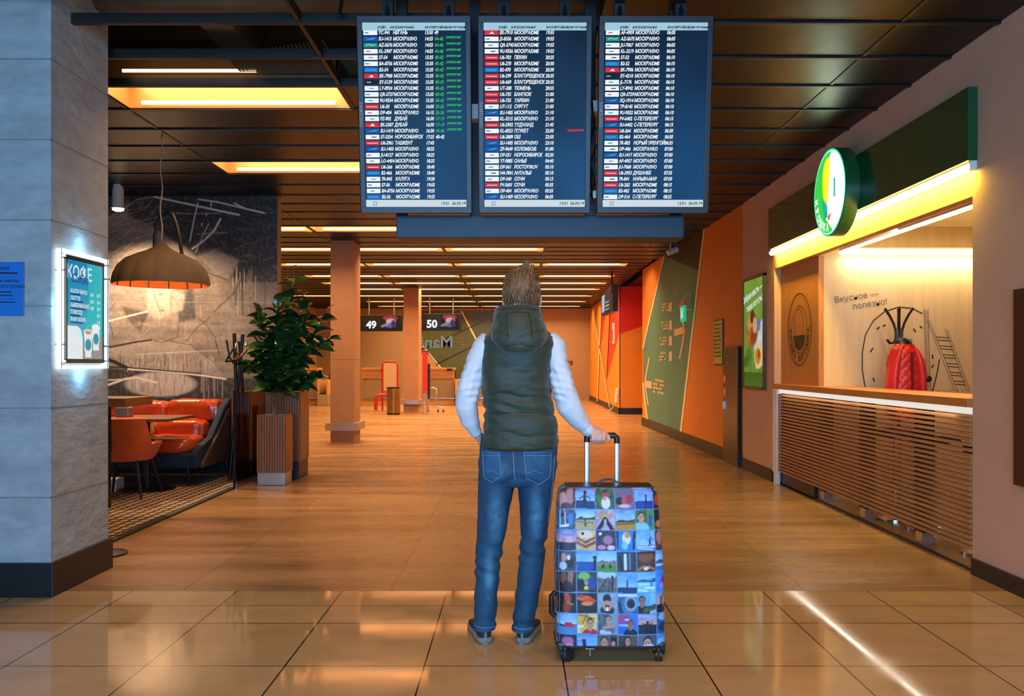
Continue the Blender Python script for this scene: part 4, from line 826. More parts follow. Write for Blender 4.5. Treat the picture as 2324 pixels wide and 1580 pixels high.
PIC = [
 [blobs('3a2a3c', [(.3, .6, .3, .4, 'd8a596'), (.7, .4, .2, .45, 'c98f88'), (.5, .9, .3, .2, '6b4a55')], '8a6470'), sea('2b6fc0', '9cc4e4', '16437c', .62, (.5, .22, .62, .5)), blobs('2b4a2e', [(.55, .35, .16, .13, 'e0356a'), (.55, .7, .22, .3, 'f0e6e6'), (.5, .5, .1, .1, SK)], '6f9a5a'), blobs('7a6a86', [(.25, .6, .17, .2, '1c2030'), (.5, .62, .15, .18, 'd85a5a'), (.75, .5, .17, .22, 'b83a48'), (.5, .85, .3, .1, 'd8c8d0')], '9a86a0'), sea('1c62c8', '7cb4ec', '1146a0', .6, (.62, .35, .4)), blobs('1a2236', [(.5, .6, .4, .3, 'd8503a')], '4a4a60')],
 [lines(blobs('26344a', [(.75, .5, .16, .3, '4a90c8')], '8aa0b4'), [((.1, .1), (.1, .9), .08, 'd8e0e8'), ((.4, .0), (.45, .8), .07, 'c8d4de'), ((.1, .85), (.6, .8), .12, 'e8eef2')]), lines(sea('5aa8e0', 'cfe4f0', 'c8b484', .5, (.5, .5, .35), '1c1c1c', '3f6a3a'), [((.1, .62), (.9, .7), .08, '9a8a5a')]), lines(blobs('d8c8d8', [(.5, .35, .16, .14, 'd8b84a'), (.2, .3, .12, .12, SK), (.8, .3, .12, .12, SK)], '8a6a8a'), [((.5, .5), (.15, 1), .2, '141a2a'), ((.5, .5), (.85, 1), .2, '141a2a'), ((.5, .55), (.5, 1), .1, 'b8b8c0')]), lines(sea('3d94dc', 'a8cce8', 'c8983a', .6, None, '1c1c1c', '6a5028'), [((0, .75), (1, .7), .05, '5a4018')]), lines(port('3a6a2c', '6aa83a', SK, '2a2018', '8fd0ee', .32, .38, .21), [((.8, .35), (.8, .75), .2, '2a62b8')]), blobs('141824', [(.5, .75, .4, .2, 'e08a4a'), (.5, .3, .2, .3, '3a2a3a')], '2a2a38')],
 [sea('4a7cc8', 'e89a9a', '3a3c58', .6, (.3, .5, .12)), lines(blobs('e8c890', [(.5, .25, .36, .2, 'f0d8c0'), (.35, .2, .08, .06, '2a1a10')], 'c89a6a'), [((.0, .5), (.5, .75), .3, 'b06a3a'), ((.5, .75), (1, .5), .3, '9a5430'), ((0, .5), (.5, .72), .05, 'e8c8a0'), ((.5, .72), (1, .48), .05, 'e8c8a0')]), blobs('2a2840', [(.6, .5, .25, .22, 'b88aa0'), (.3, .85, .2, .1, 'd89ab0'), (.75, .85, .2, .12, 'e8d0d8'), (.25, .2, .08, .08, 'f0f0f0')], '6a5a80'), lines(blobs('1f86d8', [(.55, .4, .22, .28, 'f4e8d8'), (.6, .25, .14, .14, 'e8a05a'), (.45, .75, .16, .2, '9cd0f0')], '4aa8ea'), [((.1, .1), (.05, .9), .12, '1a2a44'), ((.95, .1), (.9, .9), .12, '1a2a44')]), lines(sea('2a98e8', '9ccff0', '3a7ab0', .72, (.75, .4, .4, .1)), [((0, .8), (1, .82), .06, 'e0f0f8'), ((.1, .9), (.9, .94), .05, 'e8f4fa')]), blobs('5a3a34', [(.4, .4, .3, .35, 'c8867a'), (.7, .7, .2, .3, '4a2a2a')], '8a5a50')],
 [blobs('2a3448', [(.35, .35, .16, .2, SK), (.65, .6, .2, .25, '1a1a24'), (.3, .75, .22, .2, 'c8d0d8'), (.6, .35, .08, .12, 'e8e8e8')], '6a7a8c'), sea('3a92dc', '8fc4ea', '1a5cae', .52, (.92, .35, .6)), lines(sea('48a4e6', 'c0dcec', '5aa040', .58, None, '1', '8a8a8a'), [((.0, .66), (1, .66), .07, 'c88a6a'), ((.3, .8), (.35, .7), .12, '141820'), ((.7, .8), (.68, .7), .12, '141820')]), lines(blobs('243040', [(.5, .5, .3, .35, '3a4a5c')], '4a5a6a'), [((.45, .2), (.45, .85), .14, 'e4ecf2'), ((.68, .15), (.68, .85), .1, '7a8a9a'), ((.2, .3), (.25, .9), .08, '141c26')]), lines(blobs('5a3018', [(.5, .3, .4, .25, '9a5a2c'), (.5, .85, .14, .08, 'e8e4d8')], '7a4420'), [((.1, .9), (.4, .75), .1, 'c88a5a'), ((.9, .9), (.6, .75), .1, 'c88a5a'), ((.0, .1), (1, .08), .1, '2a160c')]), lines(sea('2c9ae6', 'a8d4f0', '3a86c4', .55, (.75, .4, .5), '101a2c', '4a5a6a'), [((0, .7), (1, .75), .06, 'dcecf4')])],
 [lines(blobs('3a2a28', [(.3, .3, .2, .3, '8a5a48'), (.7, .3, .15, .35, 'b87a5a')], '1a1420'), [((.15, .6), (.15, 1), .14, '10141f'), ((.4, .55), (.4, 1), .14, '10141f'), ((.65, .6), (.65, 1), .14, '181c2a'), ((.85, .6), (.85, 1), .12, '10141f')]), blobs('2a3a34', [(.4, .25, .3, .2, '8fc46a'), (.25, .65, .2, .3, '12203a'), (.75, .6, .22, .3, '2a5a9a'), (.5, .8, .12, .1, 'e8d860'), (.5, .55, .1, .1, SK)], '4a6a5a'), lines(blobs('8a8a90', [(.5, .15, .5, .2, 'c8d4de')], '5a5248'), [((.05, 1), (.55, .3), .05, '2a2624'), ((.6, 1), (.62, .3), .05, '2a2624'), ((.1, .9), (.6, .92), .05, '4a3a30'), ((.25, .7), (.6, .72), .04, '4a3a30'), ((.4, .5), (.6, .52), .03, '4a3a30'), ((.78, .3), (.78, .6), .14, '7a2a34'), ((.78, .6), (.75, .9), .1, '20222c'), ((.78, .24), (.78, .28), .1, '2a1a14')]), sea('1c8ae4', '7cc0f0', '163c74', .72, (.52, .42, .32)), lines(sea('2a9cea', '7cc4ee', '8fd0e8', .45, (.75, .5, .25), '1a3a5c', '2a6aa0'), [((.1, .6), (.6, .62), .05, 'f0fafc'), ((.4, .75), (.95, .8), .06, 'f0fafc'), ((.0, .88), (.5, .92), .06, 'f0fafc')]), blobs('2a94e4', [(.55, .5, .28, .3, 'a05ac8'), (.6, .45, .14, .14, '3a2a6a'), (.4, .7, .12, .12, 'e8a0d8')], '5ab0ee')],
 [lines(blobs('261c26', [(.5, .35, .16, .2, 'c85a34'), (.45, .75, .22, .3, 'a8442a'), (.45, .15, .14, .1, 'e05a3a')], '14101a'), [((.5, .5), (.8, .6), .1, 'c8845a')]), blobs('161420', [(.4, .3, .36, .14, 'f07a2a'), (.65, .42, .3, .12, 'e85a28'), (.55, .55, .3, .1, 'f0a050'), (.25, .2, .2, .08, 'd84a24')], '2a1a24'), lines(blobs('8aa4ba', [(.5, .3, .2, .22, '20181a'), (.5, .52, .16, .14, SK), (.5, .85, .36, .25, '3a2a3a'), (.5, .8, .12, .1, 'f0f4f8')], 'b8c8d6'), [((.25, .55), (.4, .8), .12, SK), ((.75, .55), (.6, .8), .12, SK)]), lines(blobs('3a6a9a', [(.68, .52, .3, .34, 'aac0d0'), (.68, .52, .22, .25, '2a4a68'), (.7, .54, .14, .16, '101c2c')], '8ab0d0'), [((.0, .1), (1, .12), .14, 'd8e4ee'), ((.1, .5), (.2, .9), .2, '20486e')]), lines(port('4aaae6', '9cd0ee', 'b87a5a', '2a1e16', '10182a', .25, .38, .2), [((.4, .85), (1, .72), .2, '6a6a3a'), ((.5, .7), (1, .62), .12, '3a5a4a')]), lines(sea('3a72b8', 'e07a4a', '1a2440', .6, None), [((.3, .6), (.35, .35), .12, '141a2c'), ((.5, .7), (.9, .7), .06, 'f0904a')])],
 [lines(sea('2f8ed6', 'b8d8ea', '5a9aca', .55, None), [((.3, .62), (.85, .62), .14, 'd83a4a'), ((.42, .52), (.7, .52), .1, 'b82a3a'), ((.0, .55), (.25, .62), .08, '1a2434')]), lines(port('e8b048', 'f0d890', SK, '4a3018', 'c83040', .68, .5, .22), [((.1, .1), (.9, .25), .04, '6a3a1a'), ((.5, .1), (.3, .5), .04, '6a3a1a'), ((.05, .65), (.3, .65), .08, 'f0f0ea'), ((.1, .6), (.1, .95), .06, 'f0f0ea')]), lines(port('1a2030', '9ab0c0', SK, '1a1410', '6a8090', .55, .3, .17), [((.3, .7), (.8, .6), .14, SK), ((.2, .9), (.6, .95), .2, 'c8d0d6')]), lines(port('2a70c8', '3a8ad8', 'b87a5a', '1a1614', '122244', .65, .5, .18), [((.08, .12), (.08, .4), .09, 'e83a4a'), ((.08, .12), (.28, .12), .08, 'e83a4a'), ((.08, .26), (.24, .26), .07, 'e83a4a'), ((.08, .4), (.28, .4), .08, 'e83a4a'), ((.4, .12), (.4, .42), .08, 'e83a4a'), ((.56, .12), (.56, .42), .08, 'e83a4a'), ((.4, .12), (.56, .12), .08, 'e83a4a'), ((.4, .28), (.56, .28), .07, 'f0f0f0'), ((.1, .56), (.5, .56), .06, 'dce8f4')]), sea('5a90cc', 'e8907a', '182a4c', .55, (.5, .42, .55, .12)), blobs('3a6a9c', [(.5, .2, .4, .2, '9ac4e4'), (.4, .7, .3, .2, '1a3a64')], '2a5080')],
 [blobs('2a2440', [(.5, .35, .34, .2, 'c87a9a'), (.6, .6, .25, .15, 'e0a0b0'), (.3, .8, .2, .15, '1a1a2c')], '4a3a5a'), lines(sea('2a86dc', '6ab4ec', '1c4a7c', .75, None), [((.35, .3), (.4, .65), .18, '14244a'), ((.4, .65), (.7, .78), .1, '14244a'), ((.34, .2), (.35, .22), .12, SK), ((.1, .9), (.9, .85), .1, '6a5a4a')]), lines(port('8a7a78', '6a4a44', 'd09a80', '2a1a14', '1a1820', .34, .4, .24), [((.8, .25), (.78, .9), .28, '1c1216'), ((.78, .42), (.78, .55), .18, SK)]), lines(port('3a3634', '7a6a5c', 'c89a86', '1a1412', '0d0e14', .5, .32, .18), [((.25, .8), (.75, .75), .1, SK)]), lines(port('7a8290', '5a6070', 'd8a890', '14121a', 'e8ecf2', .5, .42, .26), [((.3, .62), (.72, .62), .2, 'eef0f4'), ((.3, .85), (.4, .8), .08, '20242c')]), blobs('5aa8e0', [(.5, .4, .5, .2, '8acbf2'), (.4, .9, .5, .2, '1a2a44')], '3a8ad0')],
]
for r in PIC:
    for c in r:
        c.a[0] = np.array(lin('7aa4c6'))
        c.a[:, 0] = np.array(lin('7aa4c6'))
SH = 1950 / 3.74
zt, zb = .742, .060
def caseframe(t):                                       # t 0 bottom .. 1 top -> centre x, half width, y front, y back
    if t > .5: hw = .2405 - (t - .5) ** 1.6 * .058
    else: hw = .2405 - .0015 * (1 - t)
    cx = .4155 - .002 * t
    bul = .014 * math.sin(PI * min(1, max(0, t)))
    return cx, hw, 3.735 + .115 * t ** 1.2 - bul, 4.02 + .02 * t
NA, NV = 420, 220; vs, cl = [], []
# corner-rounded outline sampled at even spacing
den = [(math.cos(a) * r_, math.sin(a) * r_) for a, r_ in [(a, (abs(math.cos(a)) ** 7 + abs(math.sin(a)) ** 7) ** (-1 / 7)) for a in [2 * PI * k / 20000 - PI / 2 + .7 for k in range(20001)]]]
acc = [0.]
for p_, q_ in zip(den, den[1:]): acc.append(acc[-1] + math.hypot((q_[0] - p_[0]) * .24, (q_[1] - p_[1]) * .14))
OUT = []; kk = 0
for j in range(NA):
    while acc[kk + 1] < acc[-1] * j / NA: kk += 1
    OUT.append(den[kk])
pic = np.array([[c.a for c in r] for r in PIC])          # NR,NC,CS,CS,3
for i in range(NV + 1):
    t = i / NV; cx, hw, yf, yb = caseframe(t); pinch = min(1, (1 - t) / .045) if t > .955 else (min(1, t / .02) if t < .02 else 1)
    pinch = 1 - (1 - math.sqrt(max(0, 1 - (1 - pinch) ** 2))) * .16
    ym, hd = (yf + yb) / 2, (yb - yf) / 2; z = zb + (zt - zb) * t
    for j in range(NA):
        c_, s_ = OUT[j]
        X = cx + hw * pinch * c_; Y = ym + hd * pinch * s_
        wob = .003 * noise.noise(Vector((X * 9, Y * 9, z * 9)))
        vs.append((X + (wob if abs(c_) > .7 else 0), Y + (wob if abs(c_) <= .7 else 0), z))
        front = s_ < 0; sx0 = (X - cx + .2405) / .481 * 5.45 if front else -9
        u = sx0 + (0 if not front else -.0); 
        if front: u += (Y - yf) / .086 * (1 if c_ > 0 else -1) * .6
        else: u = 5.6 + (Y - yf) / .086 * .6 if c_ > 0 else -.15 - (Y - yf) / .086 * .6
        v = (1 - t) * 7.72 + .02 * math.sin(u * 1.3)
        cu, cvv = int(math.floor(u)), int(min(NR - 1, math.floor(v))); fu, fv = u - math.floor(u), v - math.floor(v)
        if front and -1 < u < 6.2: cl.append(pic[cvv, max(0, min(5, cu)), min(CS - 1, int(fv * CS)), min(CS - 1, int(fu * CS))])
        elif c_ < 0 or not front: cl.append(np.array(lin('0e1016')) if u < 0 or abs(s_) > .5 else pic[cvv, cu % 6, min(CS - 1, int(fv * CS)), min(CS - 1, int(fu * CS))])
        else: cl.append(pic[cvv, cu % 6, min(CS - 1, int(fv * CS)), min(CS - 1, int(fu * CS))])
fs = [(i * NA + j, i * NA + (j + 1) % NA, (i + 1) * NA + (j + 1) % NA, (i + 1) * NA + j) for i in range(NV) for j in range(NA)]
n = len(vs); fs += [tuple(range(NA))[::-1], tuple(NV * NA + j for j in range(NA))]
M['cover'] = mat('printed_cover_cloth', '888888', .55, attr='paint', bump=(14, .25, .008), sheen=.1)
cvo = painted('printed_cover', vs, fs, np.array(cl) ** 1.22 * np.array([.78, .95, 1.08]), M['cover'], su, True)
pi_ = MB()
for t_ in (.0,): 
    cx, hw, yf, yb = caseframe(.02)
    pi_.tube([(cx + hw * 1.0 * math.copysign(abs(math.cos(a)) ** .3, math.cos(a)), (yf + yb) / 2 + (yb - yf) / 2 * math.copysign(abs(math.sin(a)) ** .3, math.sin(a)), zb + .008) for a in [2 * PI * k / 60 + .01 for k in range(61)]], .006, 6)
pi_.build('piping', M['blackplastic'], cvo, SM)
zp = MB(); zp.tube([(.318, 3.742, .066), (.319, 3.735, .055), (.319, 3.734, .03)], .0035, 6); zp.box((.300, 3.735, .06), (.338, 3.745, .068)); zp.build('zip_pull', M['steel'], cvo)
tp = MB(); cx, hw, yf, yb = caseframe(1)
tp.box((cx - hw * .86, yf + .02, zt - .006), (cx + hw * .93, yb - .02, zt + .004)); tp.build('top_panel', M['blackplastic'], su, bevel=.003)
hs = MB(); pts = [(.368 + .106 * k / 12, 3.93, zt + .004 + .026 * math.sin(PI * k / 12) ** .7) for k in range(13)]
hs.rings([[(x, y + a, z + b) for a, b in ((-.012, -.004), (.012, -.004), (.012, .004), (-.012, .004))] for x, y, z in pts]); hs.build('carry_handle', mat('grey_webbing', '3a3f48', .7, noise_=(60, .15)), su, SM)
sh_ = MB(); sh_.tube([(.172, 3.80, .29), (.155, 3.80, .275), (.155, 3.80, .20), (.172, 3.80, .185)], .012, 8); sh_.build('side_handle', M['blackplastic'], su, SM)
# corner shells and spinner wheels
for x, y in ((.208, 3.768), (.620, 3.768), (.208, 3.985), (.620, 3.985)):
    cn = MB(); cn.box((x - .030, y - .026, .044), (x + .030, y + .026, .085)); cn.build('corner_guard', M['blackplastic'], su, None, .010)
M['tyre'] = mat('grey_black_wheel', '1a1c20', .45, noise_=(30, .2))
for x, y, an in ((.213, 3.755, .5), (.622, 3.755, 1.4), (.592, 3.99, .9), (.232, 3.99, .2)):
    fo = MB(); fo.tube([(x, y, .066), (x, y, .052)], .020, 16); d = Vector((math.cos(an), math.sin(an), 0)); sd = Vector((-d.y, d.x, 0)); c = Vector((x, y, .028)) + d * .010
    for s in (-1, 1): fo.tube([Vector((x, y, .055)) + sd * s * .017, c + sd * s * .019 + Vector((0, 0, .004))], [.011, .008], 10)
    fo.tube([Vector((x, y, .058)) - sd * .017, Vector((x, y, .058)) + sd * .017], .012, 10)
    w_ = fo.build('wheel_fork', M['blackplastic'], su, SM)
    wh = MB()
    for s in (-1, 1): wh.tube([c + sd * s * .004, c + sd * s * .006, c + sd * s * .014, c + sd * s * .016], [.0255, .028, .028, .0255], 24)
    wh.build('wheel', M['tyre'], w_, SM)
# telescopic handle
for xa in (bar0.x + .006, bar1.x - .004):
    rod = MB(); rod.rings([[(xa + .0115 * sq(2 * PI * j / 16, .5), YB_ + .008 * sq(2 * PI * j / 16 - PI / 2, .5), z) for j in range(16)] for z in (zt - .06, ZB)]); rod.build('handle_rod', M['alu'] if 'alu' in M else M.setdefault('alu', mat('satin_aluminium', 'd4dce4', .32, .9, noise_=(20, .04))), su, SM)
YBv = YB_
gp = MB(); gp.tube([(bar0.x + .006, YBv, ZB - .028), (bar0.x + .006, YBv, ZB - .006), (bar0.x + .016, YBv, ZB + .003), (bar1.x - .014, YBv, ZB + .003), (bar1.x - .004, YBv, ZB - .006), (bar1.x - .004, YBv, ZB - .034)], [.014, .0145, .014, .014, .0145, .014], 14)
gp.build('grip', M['blackplastic'], su, SM)

# ================================================================ LEFT SIDE: signs on the pillar, cafe, plants
# ---- notice on the pillar front
sx = Vector((1, 0, 0)); up = Vector((0, 0, 1)); o = P(12, 656, 4.796); Wn, Hn = .212, .30
t = thing('notice', 'blue metal notice with opening hours on the front of the concrete pillar', 'notice', o)
b = MB(); b.box((o.x - Wn / 2, 4.788, o.z - Hn / 2), (o.x + Wn / 2, 4.796, o.z + Hn / 2)); b.build('plate', mat('notice_blue', '1f6fc0', .35, noise_=(6, .08)), t, bevel=.001)
tx = MB(); f0 = Vector((o.x, 4.788, o.z))
for z, s, tt in ((.115, .022, 'Кафе'), (.045, .022, 'Режим работы:'), (.012, .025, 'КРУГЛОСУТОЧНО')): text(tt, s, f0 + up * z, sx, up, tx, 0, bold=.0006)
for z, w_, h in ((.088, .15, .010), (.066, .13, .0015), (-.018, .08, .007), (-.036, .09, .007), (-.058, .12, .0015), (-.074, .12, .006)): quad(tx, f0, sx, up, -w_ / 2, z - h / 2, w_ / 2, z + h / 2, 0, .001)
tx.build('lettering', mat('notice_ink', '0c2036', .6), t)
sc_ = MB()
for a in (-1, 1):
    for c in (-1, 1): sc_.tube([(o.x + a * .096, 4.788, o.z + c * .14), (o.x + a * .096, 4.784, o.z + c * .14)], .004, 10)
sc_.build('screws', M['steel'], t)

# ---- lit coffee menu on the pillar's side face (X=-2.6), reading direction +Y
yx = Vector((0, 1, 0)); XS = -2.6
t = thing('menu_lightbox', 'glowing turquoise coffee price board in a clear acrylic frame on the pillar side', 'illuminated sign', (XS, 5.11, 1.6))
y0, y1, z0, z1 = 4.835, 5.39, 1.272, 1.952
bk = MB(); bk.box((XS, y0 + .01, z0 + .01), (XS + .012, y1 - .01, z1 - .01))
E_('led', 'd8f0ff', 5.0); M['acryl'] = mat('acrylic_sheet', 'f4fbff', .05, trans=1, spec=.5)
bk.build('light_panel', M['white'], t)
ed = MB(); e = .014
for lo, hi in (((XS + .012, y0, z0), (XS + .03, y0 + e, z1)), ((XS + .012, y1 - e, z0), (XS + .03, y1, z1)), ((XS + .012, y0 + e, z0), (XS + .03, y1 - e, z0 + e)), ((XS + .012, y0 + e, z1 - e), (XS + .03, y1 - e, z1))): ed.box(lo, hi)
ed.box((XS + .0125, y0 + e, z0 + .05), (XS + .014, y0 + .07, z1 - .05)); ed.build('led_edge', M['led'], t)
fr = MB(); a0, a1, c0_, c1_ = 4.895, 5.345, 1.305, 1.925
M['bronze'] = mat('bronze_frame', '4a4038', .4, .5, noise_=(14, .1))
for lo, hi in (((XS + .02, a0, c0_), (XS + .034, a0 + .012, c1_)), ((XS + .02, a1 - .012, c0_), (XS + .034, a1, c1_)), ((XS + .02, a0, c0_), (XS + .034, a1, c0_ + .024)), ((XS + .02, a0, c1_ - .024), (XS + .034, a1, c1_))): fr.box(lo, hi)
fr.build('frame', M['bronze'], t)
pcv = Canvas(60, 80, '12b0c0'); pcv.grad('0a86b8', '16b8c4'); pcv.poly([(33, 0), (60, 0), (60, 80), (36, 80), (31, 55), (36, 30)], '18c4c8', .8)
pcv.poly([(0, 53), (18, 53), (24, 56), (26, 62), (26, 80), (0, 80)], 'eef4f6'); pcv.poly([(26, 66), (60, 60), (60, 80), (26, 80)], '9a8a86', .9)
for cx_, cy_, k in ((35, 67, 1.0), (48, 62, .95)):
    pcv.poly([(cx_ - 7 * k, cy_ - 10 * k), (cx_ + 7 * k, cy_ - 10 * k), (cx_ + 5 * k, cy_ + 11 * k), (cx_ - 5 * k, cy_ + 11 * k)], 'f4f4f2'); pcv.ell(cx_, cy_ - 10 * k, 7.6 * k, 2.4 * k, 'fafafa'); pcv.ell(cx_, cy_ + .5, 5 * k, 5 * k, '1292a4')
pcv.ell(35, 57.2, 5.6, 1.6, 'd89a4a')
pw, ph = a1 - a0 - .02, c1_ - c0_ - .044; po = Vector((XS + .028, a0 + .01, c0_ + .022))
pp = painted_plane('poster', pcv, po, yx, up, pw, ph, glow_attr('menu_glow', 'paint', 1.1), t)
tx = MB(); XX = Vector((XS + .029, 0, 0))
def mp(u, v): return Vector((XS + .029, po.y + u * pw, po.z + (1 - v) * ph))
text('КОФЕ', .105, mp(.34, .13), yx, up, tx, 0, bold=.002); 
for i, (nm, pa_, pb_) in enumerate((('КАПУЧИНО', '249', '299'), ('ЛАТТЕ', '249', '299'), ('АМЕРИКАНО', '189', '229'), ('ГЛЯССЕ', '', '309'), ('РАФ КОФЕ', '', '279'))):
    v = .315 + i * .071; text(nm, .034, mp(.1, v), yx, up, tx, 0, align='LEFT', bold=.0008); text(pa_ or ' ', .028, mp(.68, v + .012), yx, up, tx, 0, bold=.0006); text(pb_, .028, mp(.87, v + .012), yx, up, tx, 0, bold=.0006)
    quad(tx, mp(.1, v + .03), yx, up, 0, -.004, .11 + .03 * (i % 3), .006, 1, .001)
text('Coffee', .075, mp(.33, .185), yx, up, tx, 1, shear=.35, bold=.0005, lift=.002)
tx.build('lettering', [M['scr_white'], glow('menu_blue', lin('1238a8'), .8)], pp)
st = MB()
for y, z in ((4.87, 1.315), (4.87, 1.915), (5.365, 1.315), (5.365, 1.915), (4.85, 1.41), (4.85, 1.83), (5.38, 1.41), (5.38, 1.83)): st.tube([(XS, y, z), (XS + .05, y, z)], .008, 10)
st.build('standoffs', M['steel'], t, SM)
gl = MB(); gl.box((XS + .038, y0, z0), (XS + .042, y1, z1)); gl.build('acrylic_cover', M['acryl'], t)
lp_ = bpy.data.lights.new('menu_glow_light', 'AREA'); lp_.shape = 'RECTANGLE'; lp_.size = .5; lp_.size_y = .62; lp_.energy = 2.2; lp_.color = (.35, .78, 1)
lo = bpy.data.objects.new('lamp', lp_); col.objects.link(lo); lo.parent = t; lo.location = (.05, 0, 0); lo.rotation_euler = (0, -PI / 2, 0)
# halo onto the concrete: point lamps stand in for the board's edge glow
for yy, zz, w_, h_, rz in ((4.83, 1.61, .02, .6, 0), (5.11, 1.26, .5, .02, 1), (5.11, 1.965, .5, .02, 1)):
    l_ = bpy.data.lights.new('halo', 'POINT'); l_.energy = 1.3; l_.color = (.25, .65, 1); l_.shadow_soft_size = .05
    lo = bpy.data.objects.new('halo_lamp', l_); col.objects.link(lo); lo.parent = t; lo.location = (.055, yy - 5.11 + (-.03 if rz == 0 else 0), zz - 1.6 + (-.03 if zz < 1.3 else .03 if zz > 1.9 else 0))

# ---- patterned carpet
M['carpet'] = mat('woven_check_carpet', '20180f', .95)
nt = M['carpet'].node_tree; b_ = nt.nodes['Principled BSDF']; N = nt.nodes.new; L = nt.links.new
tc = N('ShaderNodeTexCoord'); mpn = N('ShaderNodeMapping'); mpn.inputs['Rotation'].default_value = (0, 0, .03); L(tc.outputs['Object'], mpn.inputs[0])
br = N('ShaderNodeTexBrick'); br.offset = .0; L(mpn.outputs[0], br.inputs[0]); I = br.inputs; I['Scale'].default_value = 1; I['Brick Width'].default_value = .085; I['Row Height'].default_value = .11; I['Mortar Size'].default_value = .014; I['Mortar Smooth'].default_value = .2
I['Color1'].default_value = (*lin('c8a987'), 1); I['Color2'].default_value = (*lin('b8997a'), 1); I['Mortar'].default_value = (*lin('15110e'), 1)
vo_ = N('ShaderNodeTexNoise'); vo_.inputs['Scale'].default_value = 60; L(tc.outputs['Object'], vo_.inputs[0]); mx = N('ShaderNodeMix'); mx.data_type = 'RGBA'; mx.blend_type = 'MULTIPLY'; mx.inputs[0].default_value = .6; L(br.outputs[0], mx.inputs[6]); L(vo_.outputs[0], mx.inputs[7]); L(mx.outputs[2], b_.inputs['Base Color'])
t = thing('carpet', 'cream and black checked carpet under the cafe furniture', 'carpet', (-5, 7.9, 0))
c = MB(); c.box((-7.18, 5.5, .001), (-2.99, 10.18, .008)); c.build('pile', M['carpet'], t)
c = MB(); c.box((-2.99, 5.5, .001), (-2.93, 8.96, .016)); c.build('edge_strip', mat('carpet_edge', '14100c', .6, noise_=(30, .2)), t)

# ---- spot lamp and pendant lamp
c = P(268, 432, 9.6); t = thing('spotlight', 'white cylindrical ceiling spotlight, lit, in front of the mural', 'spotlight', (c.x, c.y, ZC))
b = MB(); b.tube([(c.x, c.y, ZC), (c.x, c.y, ZC - .04)], .05, 20); b.tube([(c.x, c.y, ZC - .03), (c.x, c.y, 3.22)], .012, 10); b.build('mount', M['white'], t, SM)
b = MB(); b.lathe([(.02, .23), (.056, .225), (.06, .2), (.06, .02), (.07, .0), (.066, -.004)], (c.x, c.y, 3.04), 24); b.build('lamp_body', M['white'], t, SM)
b = MB(); b.lathe([(.06, .006), (.058, -.012), (.03, -.022), (.001, -.024)], (c.x, c.y, 3.028), 24); b.build('bulb', glow('spot_bulb', (1, .70, .36), 14), t, SM)
l_ = bpy.data.lights.new('spot', 'SPOT'); l_.energy = 380; l_.color = (1, .68, .40); l_.spot_size = 2.3; l_.spot_blend = .8; l_.shadow_soft_size = .05
lo = bpy.data.objects.new('lamp', l_); col.objects.link(lo); lo.parent = t; lo.location = (.0, -.02, -.36); lo.rotation_euler = (math.radians(8), math.radians(-7), 0)

YPn = 7.6; c = P(366, 600, YPn); t = thing('pendant_lamp', 'large ribbed fabric dome pendant lamp over the cafe tables', 'pendant lamp', (c.x, c.y, c.z))
px_ = YPn / F; z_of = lambda y: EYE - (y - HY) * px_
prof = [(104, 646), (104, 640), (101, 625), (92, 606), (76, 590), (52, 578), (33, 571), (18, 562), (10, 552), (5, 544), (1, 543)]
M['shade'] = mat('brown_linen_shade', '5e4a34', .9, noise_=(70, .2)); M['shadein'] = mat('orange_shade_lining', 'c8702c', .8, noise_=(12, .06))
def dome(prof, k, lobes=14, n=112):
    out = []
    for r, y in prof:
        out.append([(c.x + r * k * px_ * (1 + .035 * (abs(math.sin(lobes * PI * j / n)) - .5)) * math.cos(2 * PI * j / n), c.y + r * k * px_ * (1 + .035 * (abs(math.sin(lobes * PI * j / n)) - .5)) * math.sin(2 * PI * j / n), z_of(y)) for j in range(n)])
    return out
b = MB(); b.rings(dome(prof, 1), cap=False); b.build('shade', M['shade'], t, math.radians(28))
b = MB(); b.rings(dome([(r, y + 1) for r, y in prof], .985), cap=False); b.rings(dome([(104, 646), (102, 647)], 1), cap=False); b.build('shade_lining', M['shadein'], t, math.radians(28))
b = MB()
for k in range(14):
    a = 2 * PI * k / 14; b.tube([(c.x + r * .975 * px_ * .985 * math.cos(a), c.y + r * .975 * px_ * .985 * math.sin(a), z_of(y + 1.5)) for r, y in prof[:7]], .005, 6)
b.build('rib', M['blackplastic'], t)
cu = MB(); cu.tube([(c.x + .010 * math.sin(i * 1.1), c.y, z_of(545) + (ZC - z_of(545)) * i / 14) for i in range(15)], .006, 6); cu.build('cord', mat('grey_cord', '9a948c', .8, noise_=(40, .2)), t, SM)
ar = MB(); ar.tube([(c.x + (x - 366) * px_, c.y + .12, z_of(y)) for x, y in ((337, 578), (338, 535), (343, 505), (353, 484), (366, 477), (379, 484), (389, 508), (396, 540), (401, 574))], .016, 8); ar.build('carrying_loop', M['black'], t, SM)
b = MB(); b.ball((c.x, c.y, z_of(606)), .05, 16); b.build('bulb', glow('pendant_bulb', (1, .55, .2), 10), t, SM)
l_ = bpy.data.lights.new('pendant', 'POINT'); l_.energy = 6; l_.color = (1, .6, .3); l_.shadow_soft_size = .06
lo = bpy.data.objects.new('lamp', l_); col.objects.link(lo); lo.parent = t; lo.location = (0, 0, z_of(632) - c.z)

